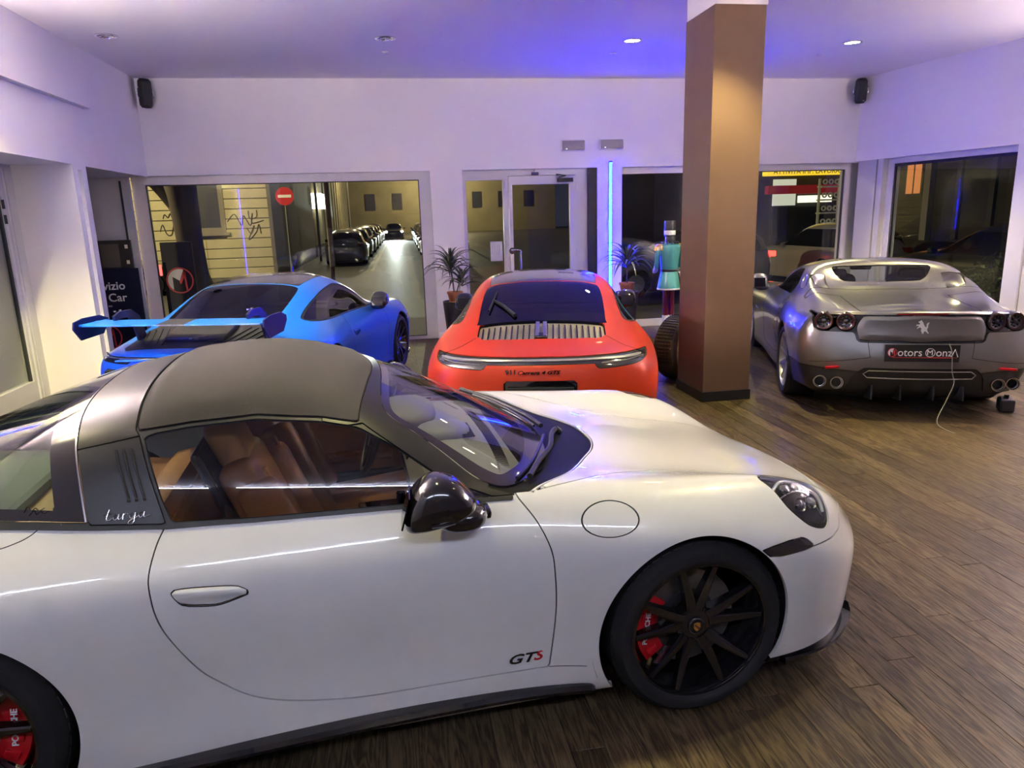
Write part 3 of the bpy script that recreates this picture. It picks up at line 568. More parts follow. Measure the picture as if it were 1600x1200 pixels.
scribble([(-1.45, 1.96), (-1.20, 2.20), (-1.0, 1.82), (-.92, 2.15), (-.72, 1.82), (-.62, 2.22), (-.66, 1.9), (-.28, 1.98)]); scribble([(-.85, 1.75), (-.72, 1.55), (-.60, 1.82), (-.82, 1.35), (-.55, 1.60), (-.45, 1.85), (-.4, 1.55)]); scribble([(-.75, 2.3), (-.72, 2.05), (-.5, 2.1), (-.48, 2.32)])
# ribbed palazzo side along the street
t = empty('palazzo', (-3.95, 40.5, -.07), 0, 'tall ribbed palazzo flank running down the street behind the corner house', 'building')
bx(MB(), -6, 0, 0, 40, 0, 14).obj('wall', P('palazzo_dark', (.10, .09, .065), .85, var=.2, scale=2), t)
PIL = P('palazzo_pilaster', (.34, .30, .19), .8, var=.15, scale=3)
for i in range(15): bx(MB(), -.02, .22, 1 + i * 2.5, 2.3 + i * 2.5, .6, 12).obj('pilaster', PIL, t)
bx(MB(), -.02, .10, .5, 39, 0, .6).obj('plinth', P('palazzo_base', (.08, .07, .05), .9), t)
m = MB(); bx(m, .0, .5, .6, 3.2, 2.55, 3.35); m.obj('shop_sign', E('lit_sign_white', (1, .95, .75), 5), t)
# end of the street
t = empty('street_end_block', (-8, 96, -.07), 0, 'dim facade closing the far end of the street', 'building'); bx(MB(), 0, 30, 0, 4, 0, 16).obj('wall', P('far_facade', (.16, .14, .09), .9, var=.3, scale=.6), t)
for i in range(8):
    for j in range(3): bx(MB(), 2 + i * 3.4, 3.2 + i * 3.4, -.1, .05, 3 + j * 4, 5 + j * 4).obj('window', DARKB, t)
# street trees and posts
BARK = P('bark', (.050, .038, .030), .9, var=.5, scale=6, bump=.6, stretch=(1, 1, .25))
def trunk(loc, pts, rs, label, branches=()):
    t = empty('street_tree', loc, 0, label, 'tree'); m = MB(); m.tube(spl(pts, 5, False), list(np.interp(np.linspace(0, len(rs) - 1, (len(pts) - 1) * 5 + 1), range(len(rs)), rs)), 14); m.obj('trunk', BARK, t, smooth=60)
    for b, r in branches: m = MB(); m.tube(spl(b, 5, False), list(np.linspace(r, r * .45, (len(b) - 1) * 5 + 1)), 9); m.obj('branch', BARK, t, smooth=60)
    return t
trunk((-4.92, 19.6, -.07), [(.15, 0, 0), (.02, 0, .6), (-.02, 0, 1.4), (-.05, 0, 2.2), (-.1, 0, 3.2), (-.15, .1, 5)], [.42, .33, .31, .33, .40, .30], 'thick leaning street tree trunk before the cream corner house', [([(-.1, 0, 2.2), (-.5, 0, 2.75), (-1.1, 0, 3.5), (-1.6, .2, 4.6)], .22), ([(0, 0, 2.8), (.5, .1, 3.8), (.9, .2, 5)], .18)])
STEEL = P('galvanised', (.22, .22, .22), .45, .7); 
t = empty('road_sign', (-3.10, 24.0, -.07), 0, 'no-entry road sign, red disc with white bar, on a grey post', 'road sign')
MB().tube([(0, 0, 0), (0, 0, 2.95)], .032, 10).obj('post', STEEL, t, smooth=50)
Mx = frame(Vector((0, -.045, 2.68)), (1, 0, 0), (0, 0, 1)); m = MB(); m.lathe([(0, 0), (.275, 0), (.275, .012), (0, .012)], 36, Mx); dsc = m.obj('disc', P('sign_red', (.50, .015, .02), .5, emit=(.5, .02, .03), es=.05), t)
MB().box((0, -.062, 2.68), (.40, .008, .085)).obj('bar', P('sign_white', (.8, .8, .8), .5), dsc)
t = empty('rusty_post', (-1.22, 16.0, -.07), 0, 'thin rusty peeling pole standing on the kerb outside the left window', 'pole'); m = MB(); m.tube([(-.03, 0, 0), (0, 0, 1.2), (.0, 0, 3.9)], .048, 10); m.obj('shaft', P('rust', (.10, .055, .04), .8, var=.6, scale=9, stretch=(1, 1, .5)), t, smooth=50); m = MB(); m.tube([(0, 0, .95), (0, 0, 1.75)], .056, 10); m.obj('peeling_band', P('rust_pale', (.28, .24, .22), .8, var=.5, scale=20), t, smooth=50)
# M totem outside the left window
t = empty('banner_totem', (-3.31, 12.25, 0), 0, 'navy banner totem with round red and white emblem outside the left window', 'totem')
MB().box((0, .02, .79), (.47, .05, 1.58), bev=.006).obj('panel', NAVY, t); MB().box((0, .05, .02), (.5, .4, .04), bev=.008).obj('foot', BLACK, t)
mlogo(t, frame(Vector((0, -.008, .98)), (1, 0, 0), (0, 0, 1)), .205)
MB().box((-.27, .0, 1.15), (.035, .03, .17), bev=.006).obj('marker_lamp', E('red_marker', (1, .08, .07), 3), t)
# shop across the street on the right
t = empty('corner_shop', (9.0, 20.0, -.07), 0, 'dark shop front with a lit yellow sign and red band across the street', 'building')
DK = P('shop_dark', (.022, .022, .024), .6, var=.3, scale=2); bx(MB(), -2.4, 4.9, .4, 3, 0, 6).obj('wall', DK, t)
bx(MB(), 1.9, 4.9, .1, .4, 2.80, 3.25).obj('sign_panel', E('lit_yellow', (.95, .62, .03), .9), t)
text('lettering', 'ATTIVITA IMP. LAVORAZIONI', .20, BLACK, t, frame(Vector((3.4, .09, 2.90)), (1, 0, 0), (0, 0, 1)), .004)
bx(MB(), 2.0, 4.5, .2, .5, 2.28, 2.52).obj('red_band', P('red_fascia', (.35, .02, .025), .5, emit=(.35, .02, .02), es=.25), t)
bx(MB(), 2.25, 2.95, .32, .42, 1.95, 2.70).obj('lit_poster', E('lit_pale', (.55, .55, .42), .8), t); bx(MB(), 2.25, 4.4, .36, .42, .2, 1.9).obj('shop_glass', P('shop_glass_dark', (.03, .032, .03), .15), t)
for i in range(5): bx(MB(), 3.05 + i * .22, 3.2 + i * .22, .25, .38, 2.02, 2.22).obj('shelf_item', E('lit_goods', (.9, .85, .6), 1.3), t)
rk = empty('display_rack', (12.30, 19.2, -.07), 0, 'tall pale display rack of shelves before the lit shop front', 'rack')
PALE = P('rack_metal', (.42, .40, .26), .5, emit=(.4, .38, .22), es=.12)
for s in (-1, 1): bx(MB(), s * .30 - .025, s * .30 + .025, -.03, .03, 0, 2.65).obj('upright', PALE, rk)
for i in range(7):
    sh = bx(MB(), -.30, .30, -.12, .12, .25 + i * .36, .29 + i * .36).obj('shelf', PALE, rk)
    for q in range(3): MB().lathe([(.04, 0), (.075, 0), (.075, .03), (.04, .03)], 12, Matrix.Translation((-.18 + q * .18, -.06, .40 + i * .36)) @ Matrix.Rotation(PI / 2, 4, 'X'), closed=True).obj('goods', PALE, sh)
# dark house on the right with an orange lit window
t = empty('garden_house', (14.0, 12.5, -.07), 0, 'dark house with an orange lit window seen through the right window', 'building')
bx(MB(), 0, 4, 0, 7.2, 0, 7).obj('wall', P('night_stucco', (.045, .04, .034), .85, var=.3, scale=2), t)
fr = bx(MB(), -.06, .02, 5.1, 5.75, 2.1, 3.6).obj('window_frame', DARKB, t)
for a, b in ((5.16, 5.40), (5.46, 5.70)): bx(MB(), -.07, -.05, a, b, 2.16, 3.5).obj('pane', E('orange_window', (1, .33, .10), .42), fr)
bx(MB(), -.16, .0, 4.70, 4.92, 0, 6).obj('downpipe', P('pale_stone', (.30, .28, .24), .8), t); bx(MB(), -.3, 0, 0, 7.2, 0, .95).obj('garden_wall', P('low_wall', (.05, .046, .04), .9), t)
for i in range(4): bx(MB(), -.08, .0, .6 + i * 1.05, .75 + i * 1.05, 1, 6).obj('pilaster', P('night_pilaster', (.07, .062, .05), .85), t)
def leafball(name, c, r, n, mat, label, cat, leaf=.06, squash=.8):
    m = MB()
    for i in range(n):
        d_ = RNG.normal(size=3); d_ /= np.linalg.norm(d_); p = np.array(c) + d_ * r * np.array([1, 1, squash]) * RNG.uniform(.6, 1.0); a = Vector(RNG.normal(size=3)).normalized() * leaf; b = a.orthogonal().normalized() * leaf * .5; p = Vector(p)
        m.quad(p - a, p + b, p + a, p - b)
    o = m.obj(name, mat, nrm=False); return tag(o, label, cat, kind='stuff')
HEDGE = P('hedge_leaf', (.022, .034, .014), .5, var=.5, scale=3)
leafball('hedge', (8.75, 9.0, .55), .75, 900, HEDGE, 'dark clipped hedge close outside the right window', 'hedge', .045, .8)
# parked cars ------------------------------------------------------------
def street_net(kind):
    D = np.array(NET911, float); zc = {'hatch': [.66, .70, .75, .82, .88, .93, .98, 1.02, 1.24, 1.43, 1.47, 1.47, 1.45, 1.40, 1.33, 1.16, 1.02, .97], 'saloon': [.66, .70, .75, .80, .84, .87, .90, .96, 1.18, 1.38, 1.43, 1.40, 1.25, 1.06, 1.02, 1.0, .97, .93]}[kind]
    for i in range(18):
        k = (zc[i] - D[i, 4, 2] - .05); zb = D[i, 4, 2] + .05
        for r_ in range(5, 10):
            f = (0, .16, .45, .82, .97, 1.0)[r_ - 4]; D[i, r_, 2] = zb + k * f
        if 8 <= i <= 14: D[i, 7, 1] = .60; D[i, 6, 1] = .71
    D[:, :, 2] = np.where(D[:, :, 2] > .3, D[:, :, 2] + .04, D[:, :, 2]); return D
def street_car(kind, mat, rear_on, head_on):
    s = shell(street_net(kind), 4, 3); parts = []
    X, Y, Z = s.V.T
    f = np.maximum(.345 - np.hypot(X, Z - .33), .355 - np.hypot(X + 2.45, Z - .33)); s, _ = cut(s, f)
    X, Y, Z = s.V.T; top = -2.05 if kind == 'saloon' else -3.0
    g = np.maximum.reduce([.94 - Z + .0 * X, X + .55, -3.35 - X, Z - np.where(np.abs(Y) < .56, 9, 1.36)]); g = np.where((np.abs(Y) < .57) & (X < -1.30) & (X > (-2.25 if kind == 'saloon' else -3.02)), 1., g)
    pil = np.minimum(np.abs(X + 1.95) - .05, np.abs(X + 2.75) - .06); g = np.maximum(g, -pil * np.where(np.abs(Y) > .52, 1, -1) if False else g)
    gl, body = cut(s, g)
    t = empty('parked_car', (0, 0, 0)); surf_obj('body', thick(body, .02), mat, t); surf_obj('window_glass', gl.off(-.004), P('car_glass_dark', (.01, .011, .012), .06, spec=.8), t)
    for x in (0, -2.45):
        for sgn in (1, -1):
            m = MB(); M_ = Matrix.Translation((x, sgn * .80, .32)) @ Matrix.Rotation(-sgn * PI / 2, 4, 'X'); m.lathe([(.20, -.1), (.32, -.1), (.325, 0), (.31, .09), (.22, .095)], 20, M_, closed=True); w_ = m.obj('wheel', BLACK, t, smooth=40)
            m = MB(); m.lathe([(0, .06), (.05, .07), (.21, .085)], 10, M_); m.obj('rim', STEEL, w_)
    m = MB(); m.box((-1.3, 0, .22), (4.2, 1.3, .2)); m.obj('underbody', BLACK, t)
    rl = E('tail_lamp_lit', (1, .03, .02), 6) if rear_on else P('tail_lamp_off', (.16, .01, .012), .2); hl = E('head_lamp_lit', (1, .98, .85), 60) if head_on else P('head_lamp_off', (.45, .45, .42), .12)
    for sgn in (1, -1):
        m = MB(); m.box((-3.42, sgn * .60, .86), (.12, .26, .12), rot=(0, 0, sgn * .42), bev=.02); m.obj('tail_lamp', rl, t)
        m = MB(); m.box((.62, sgn * .66, .70), (.22, .24, .12), rot=(0, .3, -sgn * .5), bev=.03); m.obj('head_lamp', hl, t)
        m = MB(); m.box((-.72, sgn * .97, 1.0), (.12, .18, .12), bev=.04); m.obj('mirror', BLACK, t)
    MB().box((-3.53, 0, .62), (.015, .50, .11)).obj('number_plate', P('plate_blank', (.5, .5, .48), .4), t); return t
def copy_tree(o, label=None, group=None, loc=None, rz=None, parent=None):
    c = o.copy(); COL.objects.link(c)
    if parent: c.parent = parent
    if label: c['label'] = label
    if group: c['group'] = group
    if loc is not None: c.location = loc
    if rz is not None: c.rotation_euler = (0, 0, rz)
    for ch in list(o.children):
        q = ch.copy(); COL.objects.link(q); q.parent = c
        for g in ch.children: h_ = g.copy(); COL.objects.link(h_); h_.parent = q
    return c
CARM = [P('street_paint_%s' % n_, c, .3, .3, coat=1) for n_, c in (('graphite', (.025, .026, .028)), ('silver', (.28, .28, .27)), ('black', (.008, .008, .009)), ('white', (.55, .55, .52)), ('navy', (.012, .016, .04)))]
kinds = [('hatch', CARM[1], 0, 0), ('hatch', CARM[0], 0, 0), ('saloon', CARM[2], 0, 0), ('hatch', CARM[3], 0, 0), ('hatch', CARM[0], 1, 0), ('saloon', CARM[4], 0, 1)]
protos = [street_car(*k_) for k_ in kinds]; used = set()
cname = ['silver', 'graphite', 'black', 'white', 'graphite', 'navy']; ordn = ['first', 'second', 'third', 'fourth', 'fifth', 'sixth', 'seventh', 'eighth', 'ninth', 'tenth']
def park(k_, x, y, rz, label, group=None):
    o = protos[k_]
    if k_ in used: o = copy_tree(o, label, group)
    else: used.add(k_); tag(o, label, 'car', group)
    o['category'] = 'car'; o['label'] = label
    if group: o['group'] = group
    elif 'group' in o: del o['group']
    o.location = (x, y, -.07); o.rotation_euler = (0, 0, rz); return o
GL, GR = 'cars parked along the left kerb of the street', 'cars parked along the right kerb of the street'
for i, k_ in enumerate((0, 1, 2, 1, 3, 2, 1)): park(k_, -1.85 + i * .10, 32.0 + 3.55 + i * 5.4, PI / 2, '%s car %s in the left kerb row, counted from the showroom' % (cname[k_], ordn[i]), GL)
for i, k_ in enumerate((2, 3, 1, 1, 0, 2, 1, 3)): park(k_, 2.35 + i * .10, 29.5 + 3.55 + i * 5.2, PI / 2, '%s car %s in the right kerb row, counted from the showroom' % (cname[k_], ordn[i]), GR)
park(5, .55, 70, -PI / 2, 'oncoming car with dazzling headlights far down the street')
park(2, -6.6, 22.2, .1, 'black car parked before the cream corner house by the tree')
park(4, 5.35, 16.4, PI + .03, 'graphite car with lit red tail lamps standing outside behind the column')
park(1, 11.3, 13.5, PI / 2 + .1, 'graphite car parked beyond the hedge outside the right window')
park(4, 12.6, 8.0, PI / 2 + .05, 'graphite car with red tail lamps by the garden wall')
park(3, 10.9, 18.6, PI / 2 + .1, 'white car nosing in behind the graphite one outside the right window')
# street lamps: point lights under arms on posts
def street_lamp(x, y, h_, pw, col, label, arm=.9, aim=None):
    t = empty('street_lamp', (x, y, -.07), 0, label, 'street lamp'); m = MB(); m.tube([(0, 0, 0), (0, 0, h_)], .06, 10); m.obj('post', STEEL, t, smooth=50); m = MB(); m.tube([(0, 0, h_ - .05), (arm, 0, h_ + .1)], .035, 8); m.obj('arm', STEEL, t, smooth=50)
    MB().box((arm, 0, h_ + .08), (.5, .22, .12), bev=.03).obj('lamp_head', BLACK, t); MB().box((arm, 0, h_ + .01), (.36, .16, .03)).obj('lamp_glass', E('street_lamp_glass', (1, .8, .45), 12), t)
    l = bpy.data.lights.new('street_lamp_light', 'POINT'); l.energy = pw; l.color = col; l.shadow_soft_size = .15; lo = bpy.data.objects.new('street_lamp_light', l); link(lo, t); lo.location = (arm, 0, h_ - .12); return t
YEL = (1, .80, .42)
street_lamp(-9.5, 19.5, 6.2, 2600, YEL, 'street lamp lighting the cream corner house', 1.2)
street_lamp(-3.3, 36.5, 6.5, 260, YEL, 'street lamp over the left parked row', 1.4); street_lamp(4.9, 47, 6.5, 260, (.85, 1, .8), 'street lamp halfway down the street on the right', -1.6); street_lamp(-3.0, 60, 6.5, 900, YEL, 'far street lamp on the left side', 1.6)
street_lamp(8.0, 90, 7.5, 5000, YEL, 'added street lamp brightening the facade that closes the street', -1.6)  # lamp added to brighten the end facade
l = bpy.data.lights.new('headlight_beam', 'SPOT'); l.energy = 9000; l.spot_size = math.radians(40); l.spot_blend = .8; l.color = (.9, 1, .95); l.shadow_soft_size = .1; lo = bpy.data.objects.new('headlight_beam', l); link(lo); lo.location = (.55, 69, .75); lo.rotation_euler = (Vector((.4, 50, 0)) - Vector((.55, 69, .75))).to_track_quat('-Z', 'Y').to_euler()
t = empty('railing', (-4.75, 7.9, -.02), 0, 'pale railing on a brown ledge outside the near left window', 'railing')
bx(MB(), -.15, .15, -1.4, 2.0, 0, .62).obj('ledge', P('ledge_brown', (.16, .11, .09), .8, var=.1, scale=5), t)
for i in range(14): bx(MB(), -.015, .015, -1.2 + i * .22, -1.17 + i * .22, .62, 1.35).obj('bar', P('railing_white', (.55, .55, .52), .5), t)
bx(MB(), -.025, .025, -1.3, 1.8, 1.35, 1.40).obj('rail', P('railing_white', (.55, .55, .52), .5), t); bx(MB(), -.025, .025, -1.3, 1.8, .66, .69).obj('rail', P('railing_white', (.55, .55, .52), .5), t)
t = empty('neighbour_wall', (-7.2, 6.2, -.07), 0, 'grey rendered wall beyond the railing outside the near left window', 'building'); bx(MB(), -.4, 0, -4, 5.2, 0, 5).obj('wall', P('neighbour_render', (.22, .215, .19), .85, var=.12, scale=4), t)
# ------------------------------------------------------------------ cars on show
TYRE = P('tyre_rubber', (.0085, .0085, .009), .75, var=.25, scale=60, bump=.1); DISC = P('brake_steel', (.22, .21, .20), .38, .8); GLOSSB = P('gloss_black', (.006, .006, .007), .12, coat=1)
SATIN = P('satin_black', (.028, .027, .029), .36, .55, spec=.6); SATINB = P('satin_black_panel', (.014, .014, .016), .38); GAPM = P('gap_black', (.004, .004, .004), .9); FABRIC = P('roof_fabric', (.040, .036, .031), .88, var=.12, scale=400, bump=.25)
TRIMK = P('rubber_trim', (.015, .015, .016), .5); STEELC = P('bright_trim', (.6, .6, .62), .22, 1.0); TAN = P('tan_leather', (.36, .145, .045), .48, var=.08, scale=30); TANL = P('tan_leather_light', (.50, .26, .09), .5, var=.08, scale=30); DASH = P('dash_grey', (.21, .205, .19), .6, var=.06, scale=30); CARPET = P('cabin_dark', (.02, .014, .010), .85)
CLEARG = G('car_glass_clear', (.84, .87, .85), 1.3, 1.5); TINTG = G('car_glass_side', (.55, .53, .50), 1.3, 1.5); DARKG = G('car_glass_privacy', (.05, .05, .06), 1.25, 1.5, base=.01); FRIT = P('glass_frit', (.008, .008, .009), .10, spec=.6, coat=1); LAMPG = G('lamp_cover', (.75, .77, .78), 1.4, 1.5)
WHITEP = P('paint_white', (.71, .715, .685), .32, coat=1, var=.01, scale=2); REDP = P('paint_orange_red', (.37, .024, .003), .4, coat=.15, spec=.25, var=.02, scale=2); BLUEP = P('paint_shark_blue', (.006, .125, .60), .32, coat=.45, var=.02, scale=2); GREYP = P('paint_silver_grey', (.185, .176, .172), .30, .75, coat=1, var=.05, scale=700)
CALR = P('caliper_red', (.55, .008, .014), .3, coat=.5); GOLD = P('crest_gold', (.75, .42, .08), .3, .8); REDL = P('red_lens', (.22, .006, .010), .12, spec=.8); SMOKE = P('smoked_lens', (.022, .020, .022), .08, spec=.8, coat=1); SILV = P('silver_alloy', (.52, .52, .53), .28, .9)
def fI(x, pts): p = np.array(sorted(pts)); return np.interp(x, p[:, 0], p[:, 1])
class Body:
    def __init__(s, net, ns, nv): s.m = shell(net, ns, nv); s.seams = []
    @property
    def xyz(s): return s.m.V.T
    def take(s, f, w=.0018, seam=True):
        i, b, s.m = band(s.m, f, w)
        if seam: s.seams.append(b.off(-.007))
        else: i = join(i, b)
        return i
    def trace(s, pts, proj, car, name='panel_seam', r=.0022, cond=None, sink=.0012, both=True):
        """thin dark joint laid along the skin: pts in the side (x, z), top (x, |y|) or tail (|y|, z) view"""
        P_ = spl(pts, 6, False); V, N = s.m.V, s.m.N
        for sg in ((-1, 1) if both else (-1,)):
            ok = (V[:, 1] * sg > -.02) & (cond(*V.T) if cond else True); Vs, Ns = V[ok], N[ok]; A = np.c_[Vs[:, 0], Vs[:, 2]] if proj == 'xz' else np.c_[Vs[:, 0], np.abs(Vs[:, 1])] if proj == 'xy' else np.c_[np.abs(Vs[:, 1]), Vs[:, 2]]
            out = []
            for p in P_:
                d = ((A - p) ** 2).sum(1); k = np.argsort(d)[:4]; w_ = 1 / (d[k] + 1e-7); w_ /= w_.sum(); v = (Vs[k] * w_[:, None]).sum(0); n = (Ns[k] * w_[:, None]).sum(0); n /= np.linalg.norm(n)
                q = v.copy(); e = p - (A[k] * w_[:, None]).sum(0); ax = {'xz': (0, 2, 1), 'xy': (0, 1, 2), 'yz': (1, 2, 0)}[proj]; f0 = sg if ax[0] == 1 else 1; f1 = sg if ax[1] == 1 else 1
                q[ax[0]] += e[0] * f0; q[ax[1]] += e[1] * f1
                if abs(n[ax[2]]) > .15: q[ax[2]] -= (n[ax[0]] * e[0] * f0 + n[ax[1]] * e[1] * f1) / n[ax[2]]
                out.append(tuple(q - n * sink))
            m = MB(); m.tube(out, r, 5); m.obj(name, GAPM, car)
    def poly(s, poly, proj, cond=None, **k):
        X, Y, Z = s.xyz; f = sd(np.c_[X, Z] if proj == 'xz' else np.c_[X, np.abs(Y)] if proj == 'xy' else np.c_[np.abs(Y), Z], poly)
        if cond is not None: f = np.where(cond(X, Y, Z), f, 9.)
        return s.take(f, **k)
def lr(m): return cut(m, m.V[:, 1])                    # (right side y<0, left side y>0)
def bulge(m, f, h, w):                                 # raise the inside of f<0 smoothly by h over width w
    t = np.clip(-f / w, 0, 1); return Surf(m.V + m.N * (h * t * t * (3 - 2 * t))[:, None], m.F)
def wheel(car, x, side, z, R, rim, W, yface, rimmat, cal, twin=True, spokes=5, word=None, crest=True, back=True):
    """part wheel (rim and spokes) with sub-parts tyre, brake_disc, brake_caliper, hub_cap"""
    M = Matrix.Translation((x, side * yface, z)) @ Matrix.Rotation(-side * PI / 2, 4, 'X')          # local z points outwards
    m = MB(); m.lathe([(rim + .004, .0), (rim + .006, -.006), (rim - .008, -.010), (rim - .016, -.03), (rim - .024, -.075), (rim - .045, -.12), (rim - .03, -W)], 64, M); m.lathe([(rim + .004, 0), (rim - .006, .001), (rim - .012, -.012), (rim - .016, -.03)], 64, M)
    n = spokes
    for i in range(n):
        for sg in ((-1, 1) if twin else (0,)):
            sec = []
            for t in np.linspace(0, 1, 6):
                r = .055 + (rim - .012 - .055) * t; a = 2 * PI * i / n + .35 + sg * (math.radians(12 + 3 * t) if twin else 0); wd = (.040 - .019 * t) if twin else (.055 - .02 * t); top = -.040 + .034 * t ** .8; dp = .045 - .018 * t
                c = Vector((math.cos(a), math.sin(a), 0)); q = Vector((-math.sin(a), math.cos(a), 0)); o = c * r
                sec.append([M @ (o + q * wd * .62 + Vector((0, 0, top - dp))), M @ (o + q * wd * .5 + Vector((0, 0, top - .004))), M @ (o + q * wd * .25 + Vector((0, 0, top))), M @ (o - q * wd * .25 + Vector((0, 0, top))), M @ (o - q * wd * .5 + Vector((0, 0, top - .004))), M @ (o - q * wd * .62 + Vector((0, 0, top - dp)))])
            vs = [[m.b.verts.new(p) for p in r_] for r_ in sec]
            for A, B in zip(vs, vs[1:]):
                for j in range(6): m.b.faces.new((A[j], A[(j + 1) % 6], B[(j + 1) % 6], B[j]))
    m.lathe([(0, -.045), (.045, -.042), (.07, -.048), (.085, -.075), (.09, -.10)], 32, M)
    w_ = m.obj('wheel', rimmat, car, smooth=40)
    h = R - rim; m = MB(); prof = [(rim + .002, -.002), (rim + .008, .006), (rim + .3 * h, .013), (rim + .62 * h, .010), (R - .022, -.004), (R - .006, -.022), (R, -.05), (R, -W + .04), (R - .02, -W + .005), (rim + .3 * h, -W - .005), (rim, -W)]
    m.lathe(prof, 72, M)
    for k in range(3): zz = -.07 - k * (W - .13) / 2; m.lathe([(R + .0005, zz), (R + .0005, zz - .003)], 48, M)
    for k in range(48):
        a = 2 * PI * k / 48; c = Vector((math.cos(a), math.sin(a), 0)); m.box(M @ (c * (R - .004) + Vector((0, 0, -.03))), (.004, .03, .010), rot=(M.to_3x3() @ Matrix.Rotation(a, 3, 'Z') @ Matrix.Rotation(.5, 3, 'Y')))
    m.obj('tyre', TYRE, w_, smooth=35)
    m = MB(); m.lathe([(.085, -.115), (rim * .72, -.115), (rim * .72, -.145), (.085, -.145)], 48, M, closed=True)
    for k in range(40):
        a = 2 * PI * k / 40; rr = .125 + .045 * (k % 3) / 2 * 1.2; m.lathe([(0, -.1145), (.004, -.1145)], 6, M @ Matrix.Translation((rr * math.cos(a), rr * math.sin(a), 0)))
    m.obj('brake_disc', DISC, w_, smooth=40)
    m = MB(); m.lathe([(.0, -.09), (.085, -.10), (.11, -.112), (.0, -.113)], 32, M); m.obj('disc_bell', SATINB, w_, smooth=40)
    # caliper behind the axle: local angle measured so that x backwards
    m = MB(); a0 = math.radians(176)
    prof = [(rim * .54, -.075), (rim * .85, -.075), (rim * .88, -.09), (rim * .88, -.16), (rim * .54, -.16)]
    aa0, aa1 = (math.radians(140), math.radians(218)) if back else (math.radians(-38), math.radians(40)); sx_ = -1 if back else 1
    m.lathe(prof, 14, M, closed=True, a0=aa0, a1=aa1)
    for q in ((148, 166, 192, 210) if back else (-30, -12, 14, 32)): a = math.radians(q); m.box(M @ Vector((rim * .70 * math.cos(a), rim * .70 * math.sin(a), -.072)), (.045, .030, .012), rot=M.to_3x3() @ Matrix.Rotation(a, 3, 'Z'), bev=.005)
    cp = m.obj('brake_caliper', cal, w_, smooth=30)
    if word and side < 0: text('lettering', word, .026, WHITE, cp, frame(M @ Vector((sx_ * rim * .70, 0, -.0655)), (.12, 0, 1), (-1, 0, .12)), .001, sx=1.15, bold=.0006)
    m = MB(); m.lathe([(0, -.030), (.026, -.031), (.032, -.036), (.034, -.05)], 28, M); hc = m.obj('hub_cap', GLOSSB, w_, smooth=40)
    m = MB(); m.lathe([(.0285, -.0305), (.0305, -.0315), (.0300, -.033)], 28, M); m.obj('hub_ring', P('hub_ring_grey', (.16, .16, .17), .3, .8), w_)
    if crest:
        sh = [(-.012, .014), (0, .017), (.012, .014), (.013, -.002), (.008, -.012), (0, -.018), (-.008, -.012), (-.013, -.002)]
        m = MB(); m.prism(sh, .003, M @ Matrix.Translation((0, 0, -.031))); c_ = m.obj('crest', GOLD, w_)
        m = MB()
        for p, s_ in (((-.006, .006), 1), ((.006, -.006), 1)): m.box(M @ Vector((p[0], p[1], -.0275)), (.007, .009, .0015), rot=M.to_3x3())
        m.box(M @ Vector((0, 0, -.027)), (.006, .008, .002), rot=M.to_3x3()); m.obj('crest_detail', P('crest_dark', (.12, .02, .015), .4), w_)
    return w_
def ellipsoid(mb, c, r, rot=None, e=1.0, n=20, k=12, cutx=None):
    """super-ellipsoid blob; cutx flattens everything behind local x = cutx"""
    vs = []; M = Matrix.Translation(Vector(c)) @ (rot.to_4x4() if rot else Matrix())
    pw = lambda v: math.copysign(abs(v) ** e, v)
    rows = []
    for i in range(k + 1):
        a = -PI / 2 + PI * i / k; row = []
        for j in range(n):
            b = 2 * PI * j / n; x = r[0] * pw(math.cos(a)) * pw(math.cos(b)); y = r[1] * pw(math.cos(a)) * pw(math.sin(b)); z = r[2] * pw(math.sin(a))
            if cutx is not None: x = max(x, cutx)
            row.append(mb.b.verts.new(M @ Vector((x, y, z))))
        rows.append(row)
    for i in range(k):
        for j in range(n):
            try: mb.b.faces.new((rows[i][j], rows[i][(j + 1) % n], rows[i + 1][(j + 1) % n], rows[i + 1][j]))
            except ValueError: pass
def mirror(car, side, mat, x=0., y=.925, z=0.):
    """door mirror: pillow-shaped housing over a foot, flat glass facing back"""
    out = spl([(-1.046, .905), (-1.040, .965), (-1.010, 1.025), (-.960, 1.060), (-.920, 1.060), (-.870, 1.036), (-.825, .985), (-.822, .945), (-.87, .915), (-.95, .895), (-1.02, .890)], 3); c = out.mean(0); hw = .095; m = MB(); rows = []
    for t in np.linspace(-1, 1, 15):
        k = (1 - abs(t) ** 2.6) ** .5 if abs(t) < 1 else .02; k = .30 + .70 * k if abs(t) < 1 else .25
        rows.append([m.b.verts.new((x + c[0] + (p[0] - c[0]) * k * (1 if p[0] > c[0] else (.35 + .65 * k) / max(k, .1) if False else 1), side * (y + hw * t), z + c[1] + (p[1] - c[1]) * k)) for p in out])
    n = len(out)
    for a, b in zip(rows, rows[1:]):
        for i in range(n): m.b.faces.new((a[i], a[(i + 1) % n], b[(i + 1) % n], b[i]))
    m.b.faces.new(rows[0][::-1]); m.b.faces.new(rows[-1]); h = m.obj('door_mirror', mat, car, smooth=50)
    m = MB(); ellipsoid(m, (x - .86, side * (y - .045), z + .900), (.085, .085, .048), None, .85, 20, 10); m.box((x - .80, side * (y - .09), z + .885), (.09, .08, .035), bev=.012); m.obj('mirror_foot', mat, h, smooth=45)
    m = MB(); m.box((x - 1.038, side * y, z + .965), (.006, .125, .105), rot=(0, .28, side * .08), bev=.0015); m.obj('mirror_glass', P('mirror_glass', (.045, .047, .052), .03, 1.0), h)
    m = MB(); m.tube(spl([(x - .835, side * (y - .02), z + .945), (x - .88, side * (y + .07), z + .930), (x - .97, side * (y + .092), z + .93)], 5, False), .005, 6); m.obj('turn_signal', SMOKE, h)
    return h
